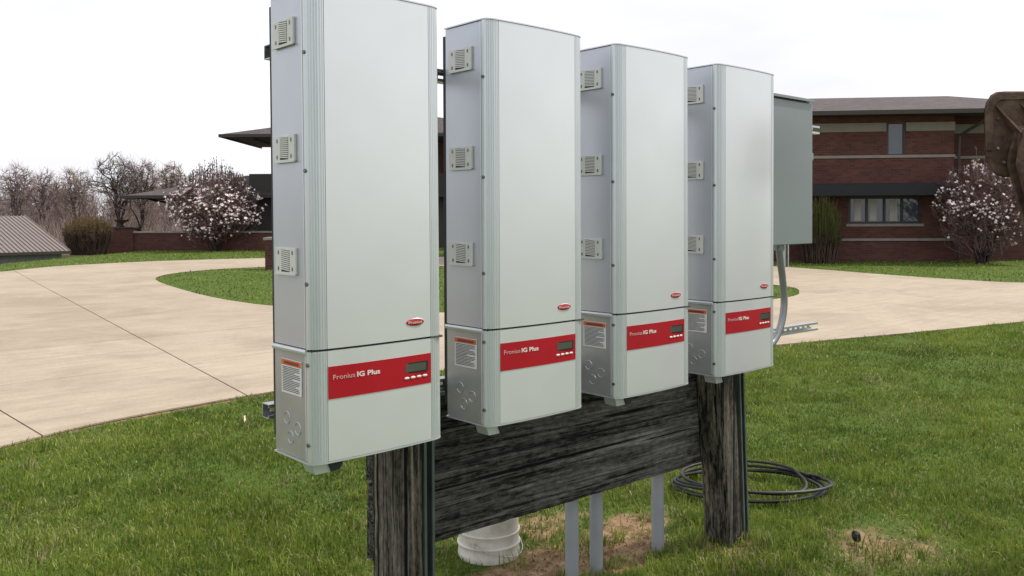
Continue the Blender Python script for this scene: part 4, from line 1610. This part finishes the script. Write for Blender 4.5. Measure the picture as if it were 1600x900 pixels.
def blossom_tree(name, u, v, H, Wd, seed, lab, sprouts, size, nblo, ntwig, z0, skew):
    """multi-stemmed magnolia: stems rise from the base and fine twigs fill an egg-shaped crown"""
    q_ = random.Random(seed)
    o = yard_empty(name, u, v, 0)
    zc, rz = (z0 + H) / 2, (H - z0) / 2

    def crown_pt(lo=.0):
        while True:
            d = Vector((q_.gauss(0, 1), q_.gauss(0, 1), q_.gauss(0, 1))).normalized()
            r_ = max(lo, q_.random() ** .42) * q_.uniform(.9, 1.05)
            wz = 1 - .16 * d.z if d.z > 0 else 1 + .06 * d.z
            bump_ = 1 + .10 * math.sin(3 * math.atan2(d.y, d.x) + seed) * math.sin(2.2 * d.z + 1)
            return Vector((d.x * Wd / 2 * r_ * wz * bump_ + skew * d.z, d.y * Wd / 2 * r_ * wz * bump_, zc + d.z * rz * r_))
    stems, limbs = [], []
    for k in range(9):
        a = 6.283 * k / 9 + q_.uniform(-.3, .3)
        tip = Vector((math.cos(a) * Wd * .36 * q_.uniform(.4, 1), math.sin(a) * Wd * .36 * q_.uniform(.4, 1), zc + rz * q_.uniform(.0, .7)))
        p = Vector((.09 * math.cos(a), .09 * math.sin(a), -.15))
        ctrl = Vector((tip.x * .35, tip.y * .35, tip.z * .45))
        prev = p
        for i in range(1, 8):
            t_ = i / 7
            c_ = p * (1 - t_) ** 2 + ctrl * 2 * t_ * (1 - t_) + tip * t_ ** 2 + Vector((q_.gauss(0, .03), q_.gauss(0, .03), 0))
            stems.append((prev, c_, .05 * (1 - .75 * (t_ - .14)), .05 * (1 - .75 * t_), 0))
            prev = c_
            limbs.append(c_)
    LP = np.array([tuple(l) for l in limbs])
    twigs, tips = [], []
    for k in range(ntwig):
        e = crown_pt()
        d2 = ((LP - np.array(e)) ** 2).sum(1) + np.where(LP[:, 2] > e.z - .05, 2.0, 0)
        b_ = limbs[int(np.argmin(d2))] if k % 3 else e + Vector((-e.x * .25, -e.y * .25, -.45)) + Vector((q_.gauss(0, .12), q_.gauss(0, .12), 0))
        mid_ = b_.lerp(e, .55) + Vector((q_.gauss(0, .07), q_.gauss(0, .07), -.06))
        twigs += [(b_, mid_, .013, .010, 1), (mid_, e, .010, .007, 2)]
        for j in range(3):
            pa = mid_.lerp(e, q_.uniform(.2, 1))
            twigs.append((pa, pa + Vector((q_.gauss(0, .10), q_.gauss(0, .10), q_.uniform(.03, .22))), .008, .005, 3))
        dv_ = (e - mid_).normalized()
        tips.append((e, dv_))
    sp_tips = []
    for k in range(sprouts):
        a, r_ = q_.uniform(0, 6.283), math.sqrt(q_.random()) * Wd * .30
        p = Vector((r_ * math.cos(a), r_ * math.sin(a), zc + rz * .80 * math.sqrt(max(0, 1 - (r_ / (Wd * .5)) ** 2))))
        L_ = q_.uniform(.35, 1.0) * (1 - r_ / (Wd * .42)) * H * .30
        b_ = p + Vector((q_.gauss(0, .06), q_.gauss(0, .06), 1)) * L_
        twigs.append((p - Vector((0, 0, .3)), b_, .013, .007, 3))
        sp_tips.append((b_, Vector((0, 0, 1))))
    link('trunk', seg_mesh('trunk', stems, 'bark_dark', .018, 6), o)
    link('crown', seg_mesh('crown', twigs, 'magnolia_twig', .0065, 3), o)
    tips.sort(key=lambda p: -(patchy(p[0], seed) + .35 * (p[0].z - zc) / rz + q_.uniform(0, .9)))
    tips = tips[:nblo] + [(p + Vector((q_.gauss(0, .08), q_.gauss(0, .08), q_.uniform(-.05, .1))), d_) for p, d_ in tips[:nblo // 3]]
    bl = petals(tips, size, seed + 2).build('blossoms', 'petal', o)
    tag(bl, kind='stuff')
    bd_ = MB()
    for a, d_ in sp_tips:
        for k in range(4):
            p = a - Vector((q_.gauss(0, .03), q_.gauss(0, .03), q_.uniform(0, .45)))
            s = q_.uniform(.03, .06)
            bd_.add([p + Vector((s * .5, 0, 0)), p + Vector((-s * .3, s * .4, 0)), p + Vector((-s * .3, -s * .4, 0)), p + Vector((0, 0, s * 1.8))], [(0, 1, 3), (1, 2, 3), (2, 0, 3), (0, 2, 1)])
    if sp_tips:
        tag(bd_.build('buds', 'bud', o), kind='stuff')
    return tag(o, lab, 'tree')


u = pxu(335, 40.2)
blossom_tree('magnolia_tree', u, 40.2, 3.75, 4.75, 5, 'pink-white blossoming magnolia in front of the low garden wall at left', 190, .115, 860, 1000, .30, .0)
u = pxu(1535, 26.6)
blossom_tree('magnolia_tree', u, 26.6, 3.25, 3.15, 9, 'white blossoming magnolia before the brick house at right, partly behind the digger bucket', 14, .088, 420, 760, .25, .0)

# clipped twiggy shrub by the garden wall, and a bush against the house


def twig_dome(name, u, v, w_, h_, seed, n, m1, m2, lab, z=0.0, tipf=.75):
    q_ = random.Random(seed)
    lo, hi = [], []
    for k in range(n):
        a = q_.uniform(0, 6.283)
        rr = math.sqrt(q_.random()) * w_ / 2
        top = h_ * (1 - .28 * (rr / (w_ / 2)) ** 3) * q_.uniform(.75, 1.03)
        b0 = Vector((rr * .75 * math.cos(a), rr * .75 * math.sin(a), -.05))
        p1 = Vector((rr * .95 * math.cos(a + q_.gauss(0, .2)), rr * .95 * math.sin(a), top * .5))
        p2 = Vector((rr * math.cos(a), rr * math.sin(a), top * tipf))
        p3 = p2 + Vector((q_.gauss(0, .06), q_.gauss(0, .06), top * (1 - tipf)))
        lo += [(b0, p1, .012, .009, 0), (p1, p2, .009, .007, 1)]
        hi.append((p2, p3, .008, .005, 2))
        for j in range(3):
            f_ = q_.uniform(.2, 1)
            pa = p1.lerp(p2, f_)
            lo.append((pa, pa + Vector((q_.gauss(0, .12), q_.gauss(0, .12), q_.uniform(.02, .22))), .006, .004, 2))
            pb = p2.lerp(p3, q_.random())
            hi.append((pb, pb + Vector((q_.gauss(0, .06), q_.gauss(0, .06), q_.uniform(.0, .10))), .006, .004, 2))
    o = yard_empty(name, u, v, z)
    link('stems', seg_mesh('stems', lo, m1, .006, 3), o)
    link('twig_tips', seg_mesh('twig_tips', hi, m2, .006, 3), o)
    return tag(o, lab, 'shrub')


twig_dome('shrub', pxu(138, 39.0), 39.0, 2.0, 1.75, 3, 700, 'shrub_twig', 'shrub_tip', 'brown twiggy rounded shrub with yellowish tips beside the shed', -.05)
bs = twig_dome('shrub', pxu(1280, 27.4), 27.4, 1.3, 2.15, 4, 420, 'shrub_twig', 'bush_leaf', 'greenish brown bush against the brick house beside the blue-grey box', 0, .45)

# ------------------------------------------------------------------ digger: trenching bucket on its arm
dg = yard_empty('digger', 3.1, 3.9, 0)
tag(dg, 'rusty brown digger bucket and arm raised at the right edge', 'digger')
DV = 3.9
du_ = lambda px: pxu(px, DV) - 3.1
dz_ = lambda py: pxz(py, DV)
outline = [(1538, 192), (1538, 176), (1541, 163), (1547, 153), (1556, 148), (1570, 147), (1650, 147), (1662, 152), (1666, 165), (1666, 255), (1655, 272), (1640, 281), (1566, 281), (1553, 275), (1545, 262), (1540, 248)]
of = [(du_(a), dz_(b_)) for a, b_ in outline]
cxo = sum(p[0] for p in of) / len(of); czo = sum(p[1] for p in of) / len(of)
xr = max(p[0] for p in of)
ob = [(cxo + (a - cxo) * .97, czo + (b_ - czo) * .97) for a, b_ in of]
n = len(of)
bkx = lambda a, k: xr + (a - xr) * k
vsd = [(a, .0, b_) for a, b_ in of] + [(a, -.008, b_) for a, b_ in ob] + [(bkx(a, .62), .24, czo + (b_ - czo) * .86) for a, b_ in of] + [(bkx(a, .58), .24, czo + (b_ - czo) * .80) for a, b_ in of] + [(a, .014, b_) for a, b_ in ob]
fsd = []
for i in range(n):
    j = (i + 1) % n
    fsd += [(i, j, n + j, n + i), (i, 2 * n + i, 2 * n + j, j), (2 * n + i, 3 * n + i, 3 * n + j, 2 * n + j), (3 * n + i, 4 * n + i, 4 * n + j, 3 * n + j)]
fsd += [tuple(range(n, 2 * n)), tuple(range(4 * n, 5 * n))]
bk = MB().add(vsd, fsd).build('bucket', 'rusty_steel', dg)
for (xa, ya, xb, yb_, d_) in ((1551, 167, 1578, 214, .075), (1590, 165, 1617, 212, .075)):
    th2 = .010
    MB().add([(du_(xa), -.007, dz_(ya)), (du_(xa) + th2, -.007, dz_(ya)), (du_(xb) + th2, -.007, dz_(yb_)), (du_(xb), -.007, dz_(yb_)),
              (du_(xb), -.007 - d_, dz_(yb_)), (du_(xb) + th2, -.007 - d_, dz_(yb_)), (du_(xb), -.007 - d_ * .8, dz_(yb_ + 34)), (du_(xb) + th2, -.007 - d_ * .8, dz_(yb_ + 34)),
              (du_(xb), -.007, dz_(yb_ + 52)), (du_(xb) + th2, -.007, dz_(yb_ + 52))],
             [(0, 3, 4), (1, 5, 2), (0, 4, 5, 1), (3, 8, 6, 4), (2, 5, 7, 9), (4, 6, 7, 5), (6, 8, 9, 7), (0, 1, 2, 3), (3, 2, 9, 8)]).build('gusset', 'rusty_steel', bk)
MB().prism([(du_(a), dz_(b_)) for a, b_ in ((1539, 240), (1539, 176), (1542, 163), (1548, 154), (1557, 149), (1660, 149), (1660, 160), (1560, 161), (1553, 166), (1549, 176), (1549, 240))], -.016, -.006, axis=1).build('wear_strip', 'rusty_steel', bk, bevel=.002)
for (xa, ya) in ((1556, 190), (1556, 236), (1566, 258), (1606, 180), (1580, 155), (1598, 155)):
    MB().tube([(du_(xa), -.018, dz_(ya)), (du_(xa), -.004, dz_(ya))], .0065, 6).build('bolt', 'pin_steel' if ya > 200 else 'rusty_steel', bk)
# lug plate with pin
arm = [(1577, 209), (1583, 203), (1590, 203), (1596, 207), (1612, 260), (1640, 350), (1690, 520), (1700, 640), (1665, 640), (1640, 520), (1600, 402), (1588, 340), (1573, 288), (1566, 262), (1569, 240), (1575, 224)]
for k, (ya, yb_) in enumerate(((-.125, -.10), (-.05, -.032))):
    MB().prism([(du_(a) - .0 * k, dz_(b_)) for a, b_ in arm], ya, yb_, axis=1).build('arm_plate', 'rusty_steel', dg, bevel=.003)
B(du_(1600), du_(1622), -.10, -.05, dz_(420), dz_(300)).build('arm_web', 'rusty_steel', dg)
MB().tube([(du_(1588), -.15, dz_(213)), (du_(1588), -.03, dz_(213))], .020, 16).build('pin', 'pin_steel', dg, smooth=True)
MB().tube([(du_(1594), -.14, dz_(208)), (du_(1660), -.12, dz_(214))], .013, 14).build('link_rod', 'pin_steel', dg, smooth=True)
# boom and carrier just outside the frame
MB().prism([(du_(1665), dz_(640)), (du_(1700), dz_(640)), (du_(1990), dz_(470)), (du_(1990), dz_(520)), (du_(1720), dz_(690))], -.13, -.03, axis=1).build('boom', 'rusty_steel', dg)
B(du_(1960), du_(2250), -.5, .35, .32, 1.05).build('carrier', 'rusty_steel', dg, bevel=.04)
for ya in (-.62, .28):
    tk = [(du_(1930) + .16 * math.cos(a), .18 + .16 * math.sin(a)) for a in [math.pi / 2 + math.pi * i / 8 for i in range(9)]] + [(du_(2280) + .16 * math.cos(a), .18 + .16 * math.sin(a)) for a in [-math.pi / 2 + math.pi * i / 8 for i in range(9)]]
    MB().prism(tk, ya, ya + .22, axis=1).build('track', 'cable_black', dg)

scene.render.engine = 'CYCLES'
